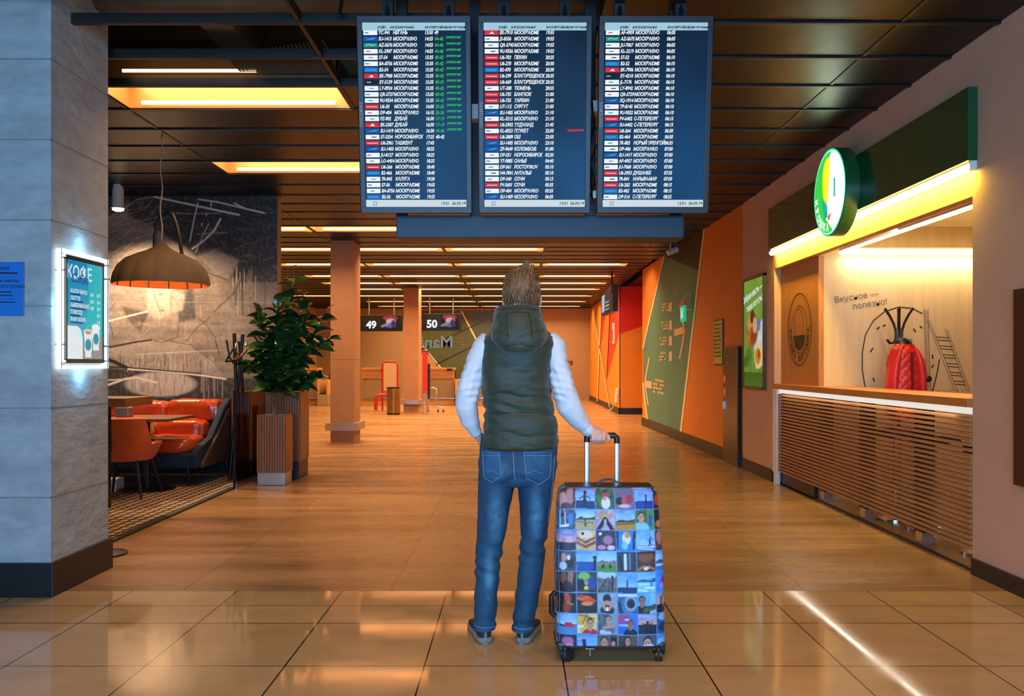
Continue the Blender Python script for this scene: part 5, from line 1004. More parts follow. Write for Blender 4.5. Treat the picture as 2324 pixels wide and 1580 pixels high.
# ---- sofa
M['leather'] = mat('glossy_rust_leather', 'b8461a', .22, noise_=(3, .18), bump=(9, .5, .03), coat=.3)
M['navycloth'] = mat('navy_upholstery', '12243c', .85, noise_=(6, .2), bump=(120, .2, .003)); M['brownback'] = mat('brown_upholstery', '4a3023', .8, noise_=(6, .15))
def cushion(lo, hi, amp=.014, seed=0, e=.35):           # puffy cushion with creases
    c_ = [(a + b) / 2 for a, b in zip(lo, hi)]; r = [(b - a) / 2 for a, b in zip(lo, hi)]; vs = []; nu, nv = 48, 24
    m = MB(); out = []
    for i in range(nv + 1):
        ph = PI * (i + .01) / (nv + .02) - PI / 2; row = []
        for j in range(nu):
            th = 2 * PI * j / nu; v = Vector((sq(ph + PI / 2, .5) * 0, 0, 0)); cx_ = abs(math.cos(ph)) ** e
            v = Vector((cx_ * sq(th, e), cx_ * sq(th - PI / 2, e), math.copysign(abs(math.sin(ph)) ** .6, math.sin(ph))))
            p = Vector((c_[0] + r[0] * v.x, c_[1] + r[1] * v.y, c_[2] + r[2] * v.z))
            k = amp * (noise.noise(Vector((p.x * 11, p.y * 11, p.z * 11)) + Vector((seed, 0, 0))) + .6 * math.sin(p.x * 42 + 4 * noise.noise(p * 5)) * max(0, v.z if abs(v.z) > .5 else -v.y) * .6)
            row.append(p + v.normalized() * k)
        out.append(row)
    return m.rings(out)
t = thing('sofa', 'rust orange glossy leather sofa in a navy shell against the mural', 'sofa', (-4.0, 9.7, 0), )
cushion((-4.62, 9.72, .63), (-3.96, 9.98, .88), seed=1).build('back_cushion', M['leather'], t, PI); cushion((-3.97, 9.70, .65), (-3.36, 9.97, .90), seed=2).build('back_cushion', M['leather'], t, PI)
cushion((-4.60, 9.50, .44), (-3.98, 9.78, .67), seed=3).build('lumbar_cushion', M['leather'], t, PI); cushion((-4.0, 9.48, .46), (-3.45, 9.76, .68), seed=4).build('lumbar_cushion', M['leather'], t, PI)
cushion((-4.62, 9.02, .34), (-4.02, 9.62, .52), seed=5).build('seat_cushion', M['leather'], t, PI); cushion((-4.03, 9.0, .34), (-3.44, 9.62, .53), seed=6).build('seat_cushion', M['leather'], t, PI)
b = MB(); b.box((-4.72, 9.02, .20), (-3.40, 10.02, .36)); b.box((-4.72, 9.92, .34), (-3.3, 10.05, .82)); b.build('base', M['navycloth'], t, bevel=.03)
def arm(x, s):
    m = MB(); prof = [(9.99, .90), (9.88, .91), (9.72, .82), (9.40, .50), (9.02, .40), (8.98, .34), (9.0, .2), (9.99, .2)]
    inn = [Vector((x + s * .0 + s * .10 * max(0, (z - .3)), y, z)) for y, z in prof]; m.prism(inn, (s * .075, 0, 0)); return m
def armback(x, s):
    m = MB(); prof = [(9.99, .80), (9.80, .79), (9.60, .60), (9.10, .24), (9.10, .2), (9.99, .2)]
    m.prism([Vector((x + s * .10 * max(0, (z - .3)), y - .02, z)) for y, z in prof], (s * .03, 0, 0)); return m
ra = arm(-3.42, 1).build('armrest', M['navycloth'], t, None, .02); armback(-3.342, 1).build('armrest_shell', M['brownback'], ra, None, .008)
la = arm(-4.66, -1).build('armrest', M['navycloth'], t, None, .02)
for x, y in ((-4.6, 9.15), (-3.5, 9.15), (-4.6, 9.95), (-3.36, 9.95)):
    b = MB(); b.tube([(x, y, .21), (x + (.02 if x > -4 else -.02), y, .01)], [.022, .013], 10); b.build('leg', M['black'], t, SM)
t = thing('throw_pillow', 'black and gold patterned pillow lying on the rust leather sofa', 'pillow', (-4.1, 9.3, .53))
pm_ = mat('gold_black_print', 'c09a52', .6, noise_=(16, .95))
b = cushion((-4.24, 9.22, .50), (-3.92, 9.36, .74), .006, 8, .6); b.build('pillow', pm_, t, PI)

# ---- tables
def table(x, y, h, top, label, r=.28, thick=.03, topm=None, post=.03, dxp=0.):
    t = thing('cafe_table', label, 'table', (x, y, 0), 'cafe tables')
    b = MB(); b.box((x - top / 2, y - top / 2, h - thick), (x + top / 2, y + top / 2, h)); b.build('tabletop', topm or M['wood'], t, bevel=.004)
    b = MB(); b.tube([(x + dxp, y, .02), (x + dxp, y, h - thick)], post, 16); b.build('post', M['black'], t, SM)
    b = MB(); b.lathe([(r, .009), (r, .018), (r * .9, .026), (.05, .04)], (x + dxp, y, 0), 40); b.build('base', M['black'], t, SM)
M['darkwood'] = mat('walnut_wood', '7a4a26', .4, noise_=(4, .3), stretch=(1, 12, 12))
table(-3.80, 8.84, .755, .72, 'square wooden cafe table behind the orange chair', topm=M['darkwood'])
t = thing('bar_counter', 'thick wooden high table half hidden by the concrete pillar', 'high table', (-4.1, 7.6, 0))
b = MB(); b.box((-4.9, 7.45, .925), (-3.385, 8.0, 1.0)); b.build('tabletop', M['darkwood'], t, bevel=.004)
for x in (-4.8, -3.68):
    b = MB(); b.box((x - .03, 7.68, .008), (x + .03, 7.74, .925)); b.build('leg', M['black'], t)
t = thing('napkin_box', 'small silver and white napkin holder standing on the cafe table', 'napkin holder', (-4.03, 8.8, .755))
b = MB(); b.box((-4.08, 8.74, .756), (-3.95, 8.86, .85)); b.build('holder', M['steel'], t, bevel=.004)
b = MB(); b.box((-4.07, 8.75, .85), (-3.96, 8.85, .862)); b.build('napkins', M['white'], t)
t = thing('box', 'small white box on the carpet under the cafe tables', 'box', (-4.5, 9.1, .008))
b = MB(); b.box((-4.62, 8.80, .009), (-4.10, 8.98, .12)); b.build('carton', M['white'], t, bevel=.004); b = MB(); b.box((-4.622, 8.85, .12), (-4.098, 8.93, .123)); b.build('tape', mat('packing_tape', 'b8b0a0', .3, noise_=(20, .1)), t)

# ---- orange tub chair seen from behind
M['orangecloth'] = mat('orange_upholstery', 'cc5a1c', .85, noise_=(7, .12), bump=(200, .25, .003), sheen=.1)
cx_, cy_ = -3.84, 8.42; t = thing('tub_chair', 'orange upholstered tub chair with black splayed legs at the cafe table', 'chair', (cx_, cy_, 0))
def shell(r_in, r_out, z0, prof, a0, a1, n=40):
    m = MB(); out = []
    for i in range(n + 1):
        a = math.radians(a0 + (a1 - a0) * i / n); h = prof(i / n); rr_ = .26
        d = Vector((sq(a, .75), sq(a - PI / 2, .75), 0)); c = Vector((cx_, cy_, 0)); lean = .05
        out.append([c + d * r_in + Vector((0, 0, z0)), c + d * (r_in + lean * .6) + Vector((0, 0, h)), c + d * ((r_in + r_out) / 2 + lean * .8) + Vector((0, 0, h + .012)), c + d * (r_out + lean) + Vector((0, 0, h - .004)), c + d * r_out + Vector((0, 0, z0 + .03)), c + d * (r_out - .03) + Vector((0, 0, z0 - .01))])
    return m.rings(out)
# the back faces the viewer (-Y): angles 180..360 around; arms fall away at the sides
shell(.225, .275, .375, lambda u: .53 + .25 * min(1, max(0, (u - .16) / .10)) * min(1, max(0, (.80 - u) / .06)), 130, 400).build('back_shell', M['orangecloth'], t, SM)
b = MB(); b.rings([[(cx_ + k * .25 * sq(2 * PI * j / 40, .7), cy_ + .02 + k * .26 * sq(2 * PI * j / 40 - PI / 2, .7), z) for j in range(40)] for k, z in ((.95, .38), (1, .40), (1, .455), (.96, .475), (.8, .482))]); b.build('seat', M['orangecloth'], t, SM)
b = MB(); b.tube([(cx_ + .02, cy_ - .335, .72), (cx_ + .025, cy_ - .33, .60), (cx_ + .02, cy_ - .31, .47)], .004, 6); b.build('back_seam', mat('seam_brown', '6a2a10', .8), t, SM)
for dx, dy in ((.25, -.22), (-.22, -.22), (.24, .24), (-.22, .24)):
    b = MB(); b.tube([(cx_ + dx * .75, cy_ + dy * .75, .385), (cx_ + dx * 1.08, cy_ + dy * 1.08, .012)], [.020, .012], 10); b.build('leg', mat('smoked_leg', '23262a', .4, .5, noise_=(20, .1)) if 'leg' not in M else M['leg'], t, SM)

# ---- coat rack with hangers
c0 = P(535, 755, 9.55); t = thing('coat_rack', 'black tripod coat rack between the sofa and the rubber plant', 'coat rack', (c0.x, 9.55, 0))
for xt, yt, xb, yb_, dt, db in ((533, 757, 553, 1070, -.02, -.15), (549, 759, 524, 1062, .03, -.05), (541, 775, 548, 1040, .05, .2)):
    b = MB(); top_ = P(xt, yt, 9.55); bot_ = P(xb, yb_, 9.55); b.tube([(top_.x, 9.55 + dt, top_.z), (bot_.x, 9.55 + db, .012)], [.02, .017], 10); b.build('leg', M['black'], t, SM)
b = MB(); q0, q1 = P(514, 772, 9.55), P(521, 812, 9.55); b.tube([q0, q1, P(534, 830, 9.55)], .011, 8); b.build('peg', M['black'], t, SM)
for k, (pts, m_, lb) in enumerate((([(512, 821), (531, 789), (537, 800), (548, 817), (512, 821)], M['blackplastic'], 'black clothes hanger on the coat rack'), ([(532, 816), (548, 808), (563, 791), (566, 786)], M['wood'], 'pale wooden clothes hanger on the coat rack'))):
    b = MB(); b.tube([P(x, y, 9.46) for x, y in pts], .011 if k == 0 else .015, 8); hk = MB()
    c = P(534 if k == 0 else 556, 786, 9.46); tt = thing('clothes_hanger', lb, 'clothes hanger', c); b.build('shoulder_bar', m_, tt, SM)
    hk.tube([c + Vector((0, 0, -.03)), c + Vector((.0, .02, .03)), c + Vector((.01, .06, .055)), c + Vector((0, .09, .03))], .004, 6); hk.build('hook', M['steel'], tt, SM)

# ---- planters and rubber plant
M['slatwood'] = slats_mat('grooved_brown_wood', '8a5230', '2a160c', 0, .0275, .18)
M['plainwood'] = mat('smooth_brown_wood', '8f5a34', .4, noise_=(3, .3), stretch=(10, 10, 1))
def planter(x0, x1, y0, y1, h, hb, label, basem, shadow=.006):
    t = thing('planter', label, 'planter', ((x0 + x1) / 2, (y0 + y1) / 2, 0), 'tall wooden planters')
    m = MB(); m.box((x0, y0, hb), (x1, y1, h - .012)); m.box((x0, y0, h - .012), (x0 + .015, y1, h)); m.box((x1 - .015, y0, h - .012), (x1, y1, h)); m.box((x0, y0, h - .012), (x1, y0 + .015, h)); m.box((x0, y1 - .015, h - .012), (x1, y1, h))
    m.build('box', M['plainwood'], t)
    f = MB(); f.box((x0, y0 - .001, hb), (x1, y0, h), 1); n = int((x1 - x0) / .0275)
    for i in range(n): f.box((x0 + (x1 - x0) * i / n + .0038, y0 - .012, hb), (x0 + (x1 - x0) * (i + 1) / n - .0038, y0, h))
    f.build('slatted_front', [M['plainwood'], M['vestd']], t)
    b = MB(); b.box((x0 + .006, y0 + .004, .004), (x1 - .01, y1 - .004, hb)); b.build('base', basem, t, bevel=.002)
    s = MB(); s.box((x0 + .015, y0 + .015, h - .012), (x1 - .015, y1 - .015, h - .008)); s.build('soil', basem if basem is M['greym'] else M['soil'], t)
M['greym'] = mat('brushed_grey_metal', 'b4b4b0', .35, .6, noise_=(6, .15)); M['soil'] = mat('potting_soil', '1c140e', .95, noise_=(40, .4)); M['bronzeb'] = mat('dark_metal_base', '3a3632', .4, .4, noise_=(8, .15))
planter(-2.773, -2.467, 9.18, 9.48, .755, .135, 'small grooved wooden planter with a grey metal base holding the rubber plant', M['greym'])
planter(-2.835, -2.45, 9.73, 10.15, .985, .20, 'tall grooved wooden planter right behind the small one, open to the aisle', M['bronzeb'])
planter(-3.25, -2.96, 9.80, 10.15, .985, .20, 'tall dark wooden planter behind the glass screen', M['bronzeb'])
t = thing('rubber_plant', 'bushy rubber plant with broad glossy dark green leaves in the small planter', 'plant', (-2.62, 9.33, .75))
tr = MB(); stems = []
base = Vector((-2.62, 9.33, .745)); tr.tube([base, base + Vector((.005, 0, .15)), base + Vector((-.005, .01, .35)), base + Vector((.02, 0, .7))], [.026, .022, .018, .014], 10)
M['leaf'] = mat('rubber_leaf', '1f4522', .22, noise_=(5, .5), bump=(18, .2, .004), coat=.15)
M['leafb'] = mat('rubber_leaf_light', '4f6a24', .3, noise_=(6, .4))
PL = lambda x, y, dy=0.: Vector((P(x, y, 9.33).x, 9.33 + dy, P(x, y, 9.33).z))
tips = [(667, 632, 0), (640, 700, -.15), (600, 720, -.2), (735, 715, .1), (745, 775, 0), (700, 740, -.2), (590, 790, -.1), (570, 830, 0), (690, 820, -.2), (650, 790, -.25), (620, 860, -.1), (710, 860, -.05), (680, 690, .1), (610, 760, .2), (660, 870, -.2), (660, 740, .2)]
for x, y, d in tips:
    e = PL(x, y, d); s = base + Vector((.0, 0, .12 + .45 * R.random())); mid = (s + e) / 2 + Vector((0, 0, .06)); tr.tube([s, mid, e], [.011, .009, .006], 7); stems.append((s, mid, e))
tr.build('trunk', mat('plant_bark', '6a5238', .85, noise_=(20, .3)), t, SM)
fo = MB()
def leaf(p, d, Lf, Wf, roll, mi):
    d = d.normalized(); u = d.cross(Vector((0, 0, 1))); u = u.normalized() if u.length > .05 else Vector((1, 0, 0)); nn = u.cross(d); u = u * math.cos(roll) + nn * math.sin(roll); nn = u.cross(d); out = []
    for i in range(9):
        s = i / 8; w_ = Wf * max(.02, math.sin(PI * min(1, .02 + s * .97) ** .9)) ** .62 * (1 if s < .98 else .5); c = p + d * (Lf * s) - Vector((0, 0, .22 * Lf * s * s)) + nn * (.02 * math.sin(PI * s))
        out.append([c - u * w_ + nn * w_ * .28, c - u * w_ * .5 + nn * w_ * .12, c, c + u * w_ * .5 + nn * w_ * .12, c + u * w_ + nn * w_ * .28])
    fo.rings(out, mi, cap=False, closed=False)
for s, mid, e in stems:
    for k in range(20):
        f = .25 + .75 * (k + R.random() * .5) / 20; p = (s * (1 - f) ** 2 + mid * 2 * f * (1 - f) + e * f * f); a = k * 2.4 + R.random() * .6
        d = Vector((math.cos(a), math.sin(a), R.uniform(-.25, .45))) + (e - mid).normalized() * .5
        leaf(p, d, R.uniform(.16, .26), R.uniform(.058, .084), R.uniform(-.7, .7), 1 if R.random() < .16 else 0)
    leaf(e, (e - mid), .2, .05, 0, 0)
fo.build('foliage', [M['leaf'], M['leafb']], t, PI)

# ---- glass screen at the corner of the carpet and a barrier foot by the pillar
t = thing('glass_screen', 'low tinted glass screen with a black corner post at the edge of the cafe carpet', 'glass screen', (-2.92, 9.3, 0))
b = MB(); b.box((-2.945, 8.93, 0), (-2.92, 8.955, 1.03)); b.build('post', M['black'], t); b = MB(); b.box((-2.945, 8.95, .0), (-2.915, 9.72, .05)); b.build('bottom_rail', M['steel'], t)
gm = mat('smoked_glass', '9a8a80', .03, trans=1, spec=.5); b = MB(); b.box((-2.935, 8.955, .05), (-2.925, 9.72, 1.0)); b.build('glass_panel', gm, t)
t = thing('barrier_post', 'black barrier post with a flat foot beside the concrete pillar', 'barrier post', (-2.78, 5.86, 0))
b = MB(); b.lathe([(.14, .001), (.14, .012), (.05, .03), (.02, .035)], (-2.80, 5.86, 0), 32); b.build('foot', M['black'], t, SM); b = MB(); b.tube([(-2.84, 5.87, .03), (-2.84, 5.87, .95)], .02, 14); b.build('post', M['black'], t, SM)

# ================================================================ RIGHT SIDE: snack kiosk
XF = 2.77
rx = Vector((0, -1, 0))                                 # reading direction on the right wall: toward the viewer
t = thing('fascia_sign', 'long dark green fascia board over the snack kiosk opening', 'sign board', (XF, 7.3, 2.55))
b = MB(); b.box((XF, 5.27, 2.55), (XR, OY1 + .02, 3.0)); b.build('board', mat('dark_green_gloss', '0f4a28', .25, noise_=(3, .08), coat=.3), t, bevel=.002)
t = thing('light_tube', 'glowing white and yellow tube light under the green fascia', 'tube light', (XF, 7.3, 2.52))
b = MB(); b.tube([(XF + .03, 5.30, 2.515), (XF + .03, OY1, 2.515)], .026, 14); b.build('tube', glow('yellow_tube', (1.0, .80, .30), 5.5), t, SM)
b = MB(); b.box((XF + .02, 5.28, 2.49), (XR, 5.30, 2.55)); b.box((XF + .02, OY1, 2.49), (XR, OY1 + .02, 2.55)); b.build('end_cap', M['white'], t)
area_l = bpy.data.lights.new('tube_light', 'AREA'); area_l.shape = 'RECTANGLE'; area_l.size = 4.0; area_l.size_y = .05; area_l.energy = 75; area_l.color = (1, .66, .04)
lo = bpy.data.objects.new('lamp', area_l); col.objects.link(lo); lo.parent = t; lo.location = (.02, 0, -.035); lo.rotation_euler = (0, math.radians(-38), PI / 2); lo.rotation_euler = (math.radians(25), 0, -PI / 2)
# round lit sign
yc, zc, rs = 7.28, 2.753, .363
t = thing('round_lightbox', 'round glowing white and green shop sign projecting from the fascia', 'illuminated sign', (XF, yc, zc))
b = MB(); b.M = Matrix.Translation((XF - .12, yc, zc)) @ Matrix.Rotation(PI / 2, 4, 'Y'); b.lathe([(rs, .0), (rs + .006, .004), (rs + .006, .118), (rs, .12)], (0, 0, 0), 64); b.build('case', mat('green_case', '14532a', .35, noise_=(10, .05)), t, SM)
E_('lb_white', 'fbfff8', 1.9); E_('lb_green', '34c044', 1.3); E_('lb_teal', '18a890', 1.2); E_('lb_yel', 'ffd81a', 1.4); E_('lb_red', 'e0481c', 1.2); E_('lb_rim', '28d0a0', 1.5)
fc = MB(); o = Vector((XF - .121, yc, zc))
shape(fc, o, rx, up, ell(0, 0, rs, rs, n=64), 5, .0); shape(fc, o, rx, up, ell(0, 0, rs - .016, rs - .016, n=64), 0, .001)
lg = [(-.02 + (x + .02), z) for x, z in ell(0, 0, rs - .02, rs - .02, 80, 285, 30)]; shape(fc, o, rx, up, lg + [(-.09 + .19 * math.sin(math.radians(a)) * 0, .2 * math.cos(math.radians(a))) for a in (180, 90, 0)][::1], 1, .002)
shape(fc, o, rx, up, ell(-.03, .10, .12, .20, 60, 270, 24), 3, .003); shape(fc, o, rx, up, [(-.17, -.04), (-.05, -.06), (-.02, -.20), (-.10, -.22)], 2, .003); shape(fc, o, rx, up, [(-.02, -.2), (.06, -.17), (.02, -.23), (-.02, -.24)], 4, .003)
quad(fc, o, rx, up, .11, -.06, .145, .10, 2, .003)
for i, ch in enumerate('КРОШКА'):
    a = math.radians(187 + i * 15.5); p = o + rx * (.30 * math.cos(a)) + up * (.30 * math.sin(a)); u = rx * (-math.sin(a)) + up * math.cos(a); u = Vector(u); text(ch, .085, p, u, Vector(rx * (-math.cos(a)) + up * (-math.sin(a))), fc, 0, bold=.002, lift=.004)
fc.build('lit_face', [M[k] for k in ('lb_white', 'lb_green', 'lb_teal', 'lb_yel', 'lb_red', 'lb_rim')], t)
l_ = bpy.data.lights.new('sign_light', 'AREA'); l_.shape = 'DISK'; l_.size = .66; l_.energy = 5; l_.color = (.75, 1, .7); lo = bpy.data.objects.new('lamp', l_); col.objects.link(lo); lo.parent = t; lo.location = (-.13, 0, 0); lo.rotation_euler = (0, PI / 2, 0)

# cove strips inside
def strip(name, a, b, r, label, watts, rot, size):
    t = thing('cove_strip', label, 'strip light', (Vector(a) + Vector(b)) / 2, 'yellow strip lights inside the kiosk')
    m = MB(); m.tube([a, b], r, 12); m.build('tube', M['yellow_in'], t, SM)
    h = MB(); lo_, hi_ = Vector(a), Vector(b); h.box((min(a[0], b[0]) - .01, min(a[1], b[1]) - .0 + (.03 if abs(a[1] - b[1]) < .1 else 0), a[2] + r), (max(a[0], b[0]) + .01, max(a[1], b[1]) + .0 + (.03 if abs(a[1] - b[1]) < .1 else 0), a[2] + r + .02)); h.build('channel', M['white'], t)
    l_ = bpy.data.lights.new('cove_light', 'AREA'); l_.shape = 'RECTANGLE'; l_.size = size; l_.size_y = .05; l_.energy = watts; l_.color = (1, .82, .52)
    lo = bpy.data.objects.new('lamp', l_); col.objects.link(lo); lo.parent = t; lo.location = (0, -.03, -.05); lo.rotation_euler = rot
M['yellow_in'] = glow('warm_yellow_strip', (1.0, .82, .34), 4.0)
strip('a', (3.09, YK - .06, 2.365), (5.9, YK - .06, 2.365), .028, 'horizontal glowing strip across the birch end wall of the kiosk', 20, (math.radians(20), 0, 0), 2.7)
strip('b', (3.08, 5.4, 2.36), (3.08, YK - .08, 2.36), .014, 'glowing strip running along the inside of the kiosk opening towards the end wall', 24, (0, math.radians(-25), PI / 2), 2.7)

# counter: worktop, lit slatted front
t = thing('counter', 'snack kiosk counter with honey wood top and horizontal slatted front', 'counter', (3.0, 7.4, 0))
b = MB(); b.box((XR - .03, OY0 + .005, 1.03), (3.25, OY1 - .005, 1.085)); b.build('worktop', mat('honey_wood_top', 'b9743a', .35, noise_=(3, .15), stretch=(8, .6, 8)), t, bevel=.004)
b = MB(); b.box((XR - .02, OY1 - .16, .12), (XR + .03, OY1 - .005, 1.03)); b.box((XR - .018, OY1 - .15, 0), (XR + .02, OY1 - .03, .12)); b.build('end_panel', mat('white_laminate', 'dfe4e8', .35, noise_=(5, .03)), t, bevel=.002)
M['slat'] = mat('brown_slat_wood', 'a8764a', .42, noise_=(3, .25), stretch=(10, .8, 10))
ns = 25
for k in range(ns):
    z = .155 + (.965 - .155) * k / (ns - 1)
    for ya, yb in ((OY0 + .01, 8.2), (8.206, OY1 - .165)):
        s = MB(); s.box((XR - .012, ya, z - .011), (XR + .022, yb, z + .008)); s.build('slat', M['slat'], t)
b = MB(); b.box((XR + .0, OY0 + .01, .985), (XR + .02, OY1 - .17, 1.025)); b.build('light_strip', glow('counter_strip', (1.0, .93, .82), .8), t)
l_ = bpy.data.lights.new('counter_glow', 'AREA'); l_.shape = 'RECTANGLE'; l_.size = 3.6; l_.size_y = .03; l_.energy = 5; l_.color = (1, .86, .68); lo = bpy.data.objects.new('lamp', l_); col.objects.link(lo); lo.parent = t; lo.location = (-.20, -.1, 1.01); lo.rotation_euler = (math.radians(-15), 0, PI / 2)
for y in (8.05, 7.1, 6.1):
    u = MB(); u.box((XR + .05, y, .10), (XR + .14, y + .12, 1.03)); up_ = u.build('upright', M['blackplastic'], t)
    f = MB(); f.box((XR + .055, y + .01, 0), (XR + .135, y + .11, .10)); f.build('steel_foot', M['steel'], up_)
b = MB(); b.box((XR + .03, 8.25, 0), (XR + .06, OY1 - .17, .15)); b.box((XR + .03, OY0, .0), (XR + .05, OY1, .012)); b.build('kick_board', M['blackplastic'], t)
# bar stools behind the slats
def stool(x, y, i, label):
    t = thing('bar_stool', label, 'bar stool', (x, y, 0), 'chrome bar stools behind the slatted counter')
    b = MB(); b.lathe([(.20, .001), (.20, .012), (.17, .022), (.05, .035), (.03, .06)], (x, y, 0), 40); b.build('base', M['chrome'], t, SM)
    b = MB(); b.tube([(x, y, .05), (x, y, .68)], .026, 16); b.build('post', M['chrome'], t, SM)
    b = MB(); b.lathe([(.10, .68), (.185, .69), (.195, .71), (.185, .745), (.10, .755)], (x, y, 0), 32); b.build('seat', M['blackplastic'], t, SM)
    b = MB(); b.tube([(x + .13 * math.cos(a), y + .13 * math.sin(a), .28) for a in [2 * PI * k / 20 for k in range(21)]], .009, 8); b.build('footrest', M['chrome'], t, SM)
for i, (x, y, lb) in enumerate(((3.2, 7.25, 'chrome bar stool furthest inside, behind the middle of the slatted counter'), (3.28, 6.75, 'chrome bar stool between the two dark uprights behind the slats'), (3.25, 5.85, 'chrome bar stool nearest the viewer at the end of the slatted counter'))): stool(x, y, i, lb)

# ---- lettering and drawing on the end wall (frontal), plain logo on the side wall
M['ink'] = mat('dark_print', '2a241e', .6); M['ink2'] = mat('grey_print', '6a5f5c', .6)
def K(x, y): p = P(x, y, YK); return (p.x, p.z)
o = Vector((0, YK, 0)); mx_ = MB()
def ko(x, y): p = K(x, y); return Vector((p[0], YK, p[1]))
an = math.radians(9); d1 = Vector((math.cos(an), 0, math.sin(an))); u1 = Vector((-math.sin(an), 0, math.cos(an)))
text('Вкусное —', .080, ko(1893, 682), d1, u1, mx_, 0, align='LEFT', bold=.0007, lift=.004); text('полезно!', .080, ko(1934, 697), d1, u1, mx_, 0, align='LEFT', bold=.0007, lift=.004)
ml = mx_.build('wall_lettering', M['ink2']); tag(ml, 'grey Cyrillic slogan in two tilted lines on the birch end wall', 'lettering')
mx_ = MB(); up3 = (0, 0, 1)
def kst(pts, w_, mi=0, closed=False): stroke(mx_, (0, YK, 0), (1, 0, 0), up3, [K(*p) for p in pts], w_, mi, .0015, closed)
kst([(1964, 885), (1957, 840), (1957, 800), (1964, 760), (1982, 728), (2008, 707), (2040, 697), (2070, 700), (2094, 712)], .011); kst([(2132, 815), (2126, 850), (2116, 888)], .011)
for a, b in (((1990, 748), (1996, 742)), ((2003, 741), (2010, 737)), ((1975, 800), (1981, 790)), ((2073, 746), (2078, 754)), ((2087, 740), (2093, 745)), ((2116, 805), (2117, 815)), ((2114, 835), (2119, 828)), ((1981, 858), (1985, 866)), ((2085, 882), (2092, 878))): kst([a, b], .014)
for i in range(60): y = 705 + i * 3.1; kst([(2097 + .1 * i, y), (2106 + .1 * i, y)], .004, 1)
kst([(2097, 700), (2103, 890)], .005, 1); kst([(2106, 700), (2112, 890)], .005, 1)
for xa, xb in ((2104, 2167), (2109, 2173)): kst([(xa, 728), (xb, 888)], .006, 1)
for xa, xb in ((2145, 2195), (2150, 2201)): kst([(xa, 748), (xb, 888)], .006, 1)
for i in range(6):
    y = 765 + i * 20; f = (y - 728) / 160; xa = 2106 + 63 * f + 4; xb = 2148 + 49 * (y - 748) / 140; kst([(xa, y), (xb, y + 2)], .008); kst([(xa + 2, y + 7), (xb + 2, y + 9)], .008)
for i in range(7): kst([(2112 + i * 14, 889), (2120 + i * 14, 884)], .004, 1)
md = mx_.build('wall_drawing', [M['ink'], M['ink2']]); tag(md, 'line drawing of a huge potato, tape measure and ladder on the birch end wall', 'drawing')
YL, ZL = 2.9 * F / (1813 - CX), EYE - (748 - HY) / (1813 - CX) * 2.9
ol = Vector((XL - .001, YL, ZL)); mx_ = MB(); RA, RB = .125 * 1.0, .36
RA = (1840 - 1787) / (1813 - CX) * YL / 2 ; RB = 163 / F * YL / 2
for k, w_ in ((1, .012), (.9, .004), (.66, .008)): stroke(mx_, ol, rx, up, ell(0, 0, RA * k, RB * k, n=56), w_, 0, .002, True)
shape(mx_, ol, rx, up, ell(-.0, -.06, RA * .5, RB * .42, 180, 360, 24), 0, .0015); stroke(mx_, ol, rx, up, ell(-.01, .05, RA * .36, RB * .44, n=36), .008, 0, .002, True)
for dx, dz in ((-.04, .12), (.02, .16), (-.02, .02)): stroke(mx_, ol, rx, up, [(dx, dz), (dx + .02, dz + .012)], .008, 0, .002)
S_ = 'КРОШКА КАРТОШКА'
for i, ch in enumerate(S_):
    if ch == ' ': continue
    a = math.radians(182 + i * 176 / (len(S_) - 1)); p = ol + rx * (RA * .79 * math.cos(a)) + up * (RB * .80 * math.sin(a)); tx_, tz_ = -RA * math.sin(a), RB * math.cos(a); n_ = math.hypot(tx_, tz_); u = rx * (tx_ / n_) + up * (tz_ / n_); v_ = rx * (-tz_ / n_) + up * (tx_ / n_)
    text(ch, .082, p, u, v_, mx_, 0, bold=.0022, lift=.002)
ml = mx_.build('wall_emblem', M['ink']); tag(ml, 'dark oval emblem with curved Cyrillic lettering on the honey wood panel', 'emblem')

# ---- coat stand and red jacket
c = P(2040, 800, 7.75); cxx = c.x; Zk = lambda y: EYE - (y - HY) / F * 7.75; Xk = lambda x: (x - CX) / F * 7.75
t = thing('coat_stand', 'black metal coat stand with curled arms in front of the birch wall', 'coat stand', (cxx, 7.75, 0))
b = MB(); b.tube([(cxx, 7.75, .03), (cxx, 7.75, Zk(703))], .014, 12); b.build('pole', M['black'], t, SM)
b = MB(); b.lathe([(.03, .0), (.032, .01), (.032, .09), (.03, .1)], (cxx, 7.75, Zk(770)), 16); b.build('collar', M['steel'], t, SM)
b = MB(); b.lathe([(.2, .001), (.2, .02), (.04, .04)], (cxx, 7.75, 0), 32); b.build('base', M['black'], t, SM)
for k in range(6):
    a = 2 * PI * k / 6 + .15; d = Vector((math.cos(a), math.sin(a), 0)); o_ = Vector((cxx, 7.75, 0))
    b = MB(); b.tube([o_ + d * r_ + Vector((0, 0, Zk(y))) for r_, y in ((.135, 700), (.09, 716), (.05, 735), (.03, 752), (.03, 768), (.05, 778), (.085, 779), (.115, 771))], .010, 8); b.build('hook', M['black'], t, SM)
t = thing('jacket', 'red quilted jacket hanging from the coat stand', 'jacket', (cxx - .02, 7.62, Zk(780)))
jk = MB(); Yj = 7.60
def jr_(y, x0, x1, d, dy=0): cc = (Xk(x0) + Xk(x1)) / 2; hw = (Xk(x1) - Xk(x0)) / 2; return [(cc + hw * sq(2 * PI * j / 32, .8), Yj + dy + d * sq(2 * PI * j / 32 - PI / 2, .9), Zk(y)) for j in range(32)]
jk.rings([jr_(772, 2028, 2050, .03, .06), jr_(782, 2018, 2056, .06, .03), jr_(796, 2006, 2062, .085), jr_(815, 1999, 2066, .10), jr_(850, 1997, 2070, .11), jr_(885, 1996, 2074, .115), jr_(915, 1997, 2074, .12), jr_(945, 1999, 2072, .12), jr_(950, 2004, 2066, .10)])
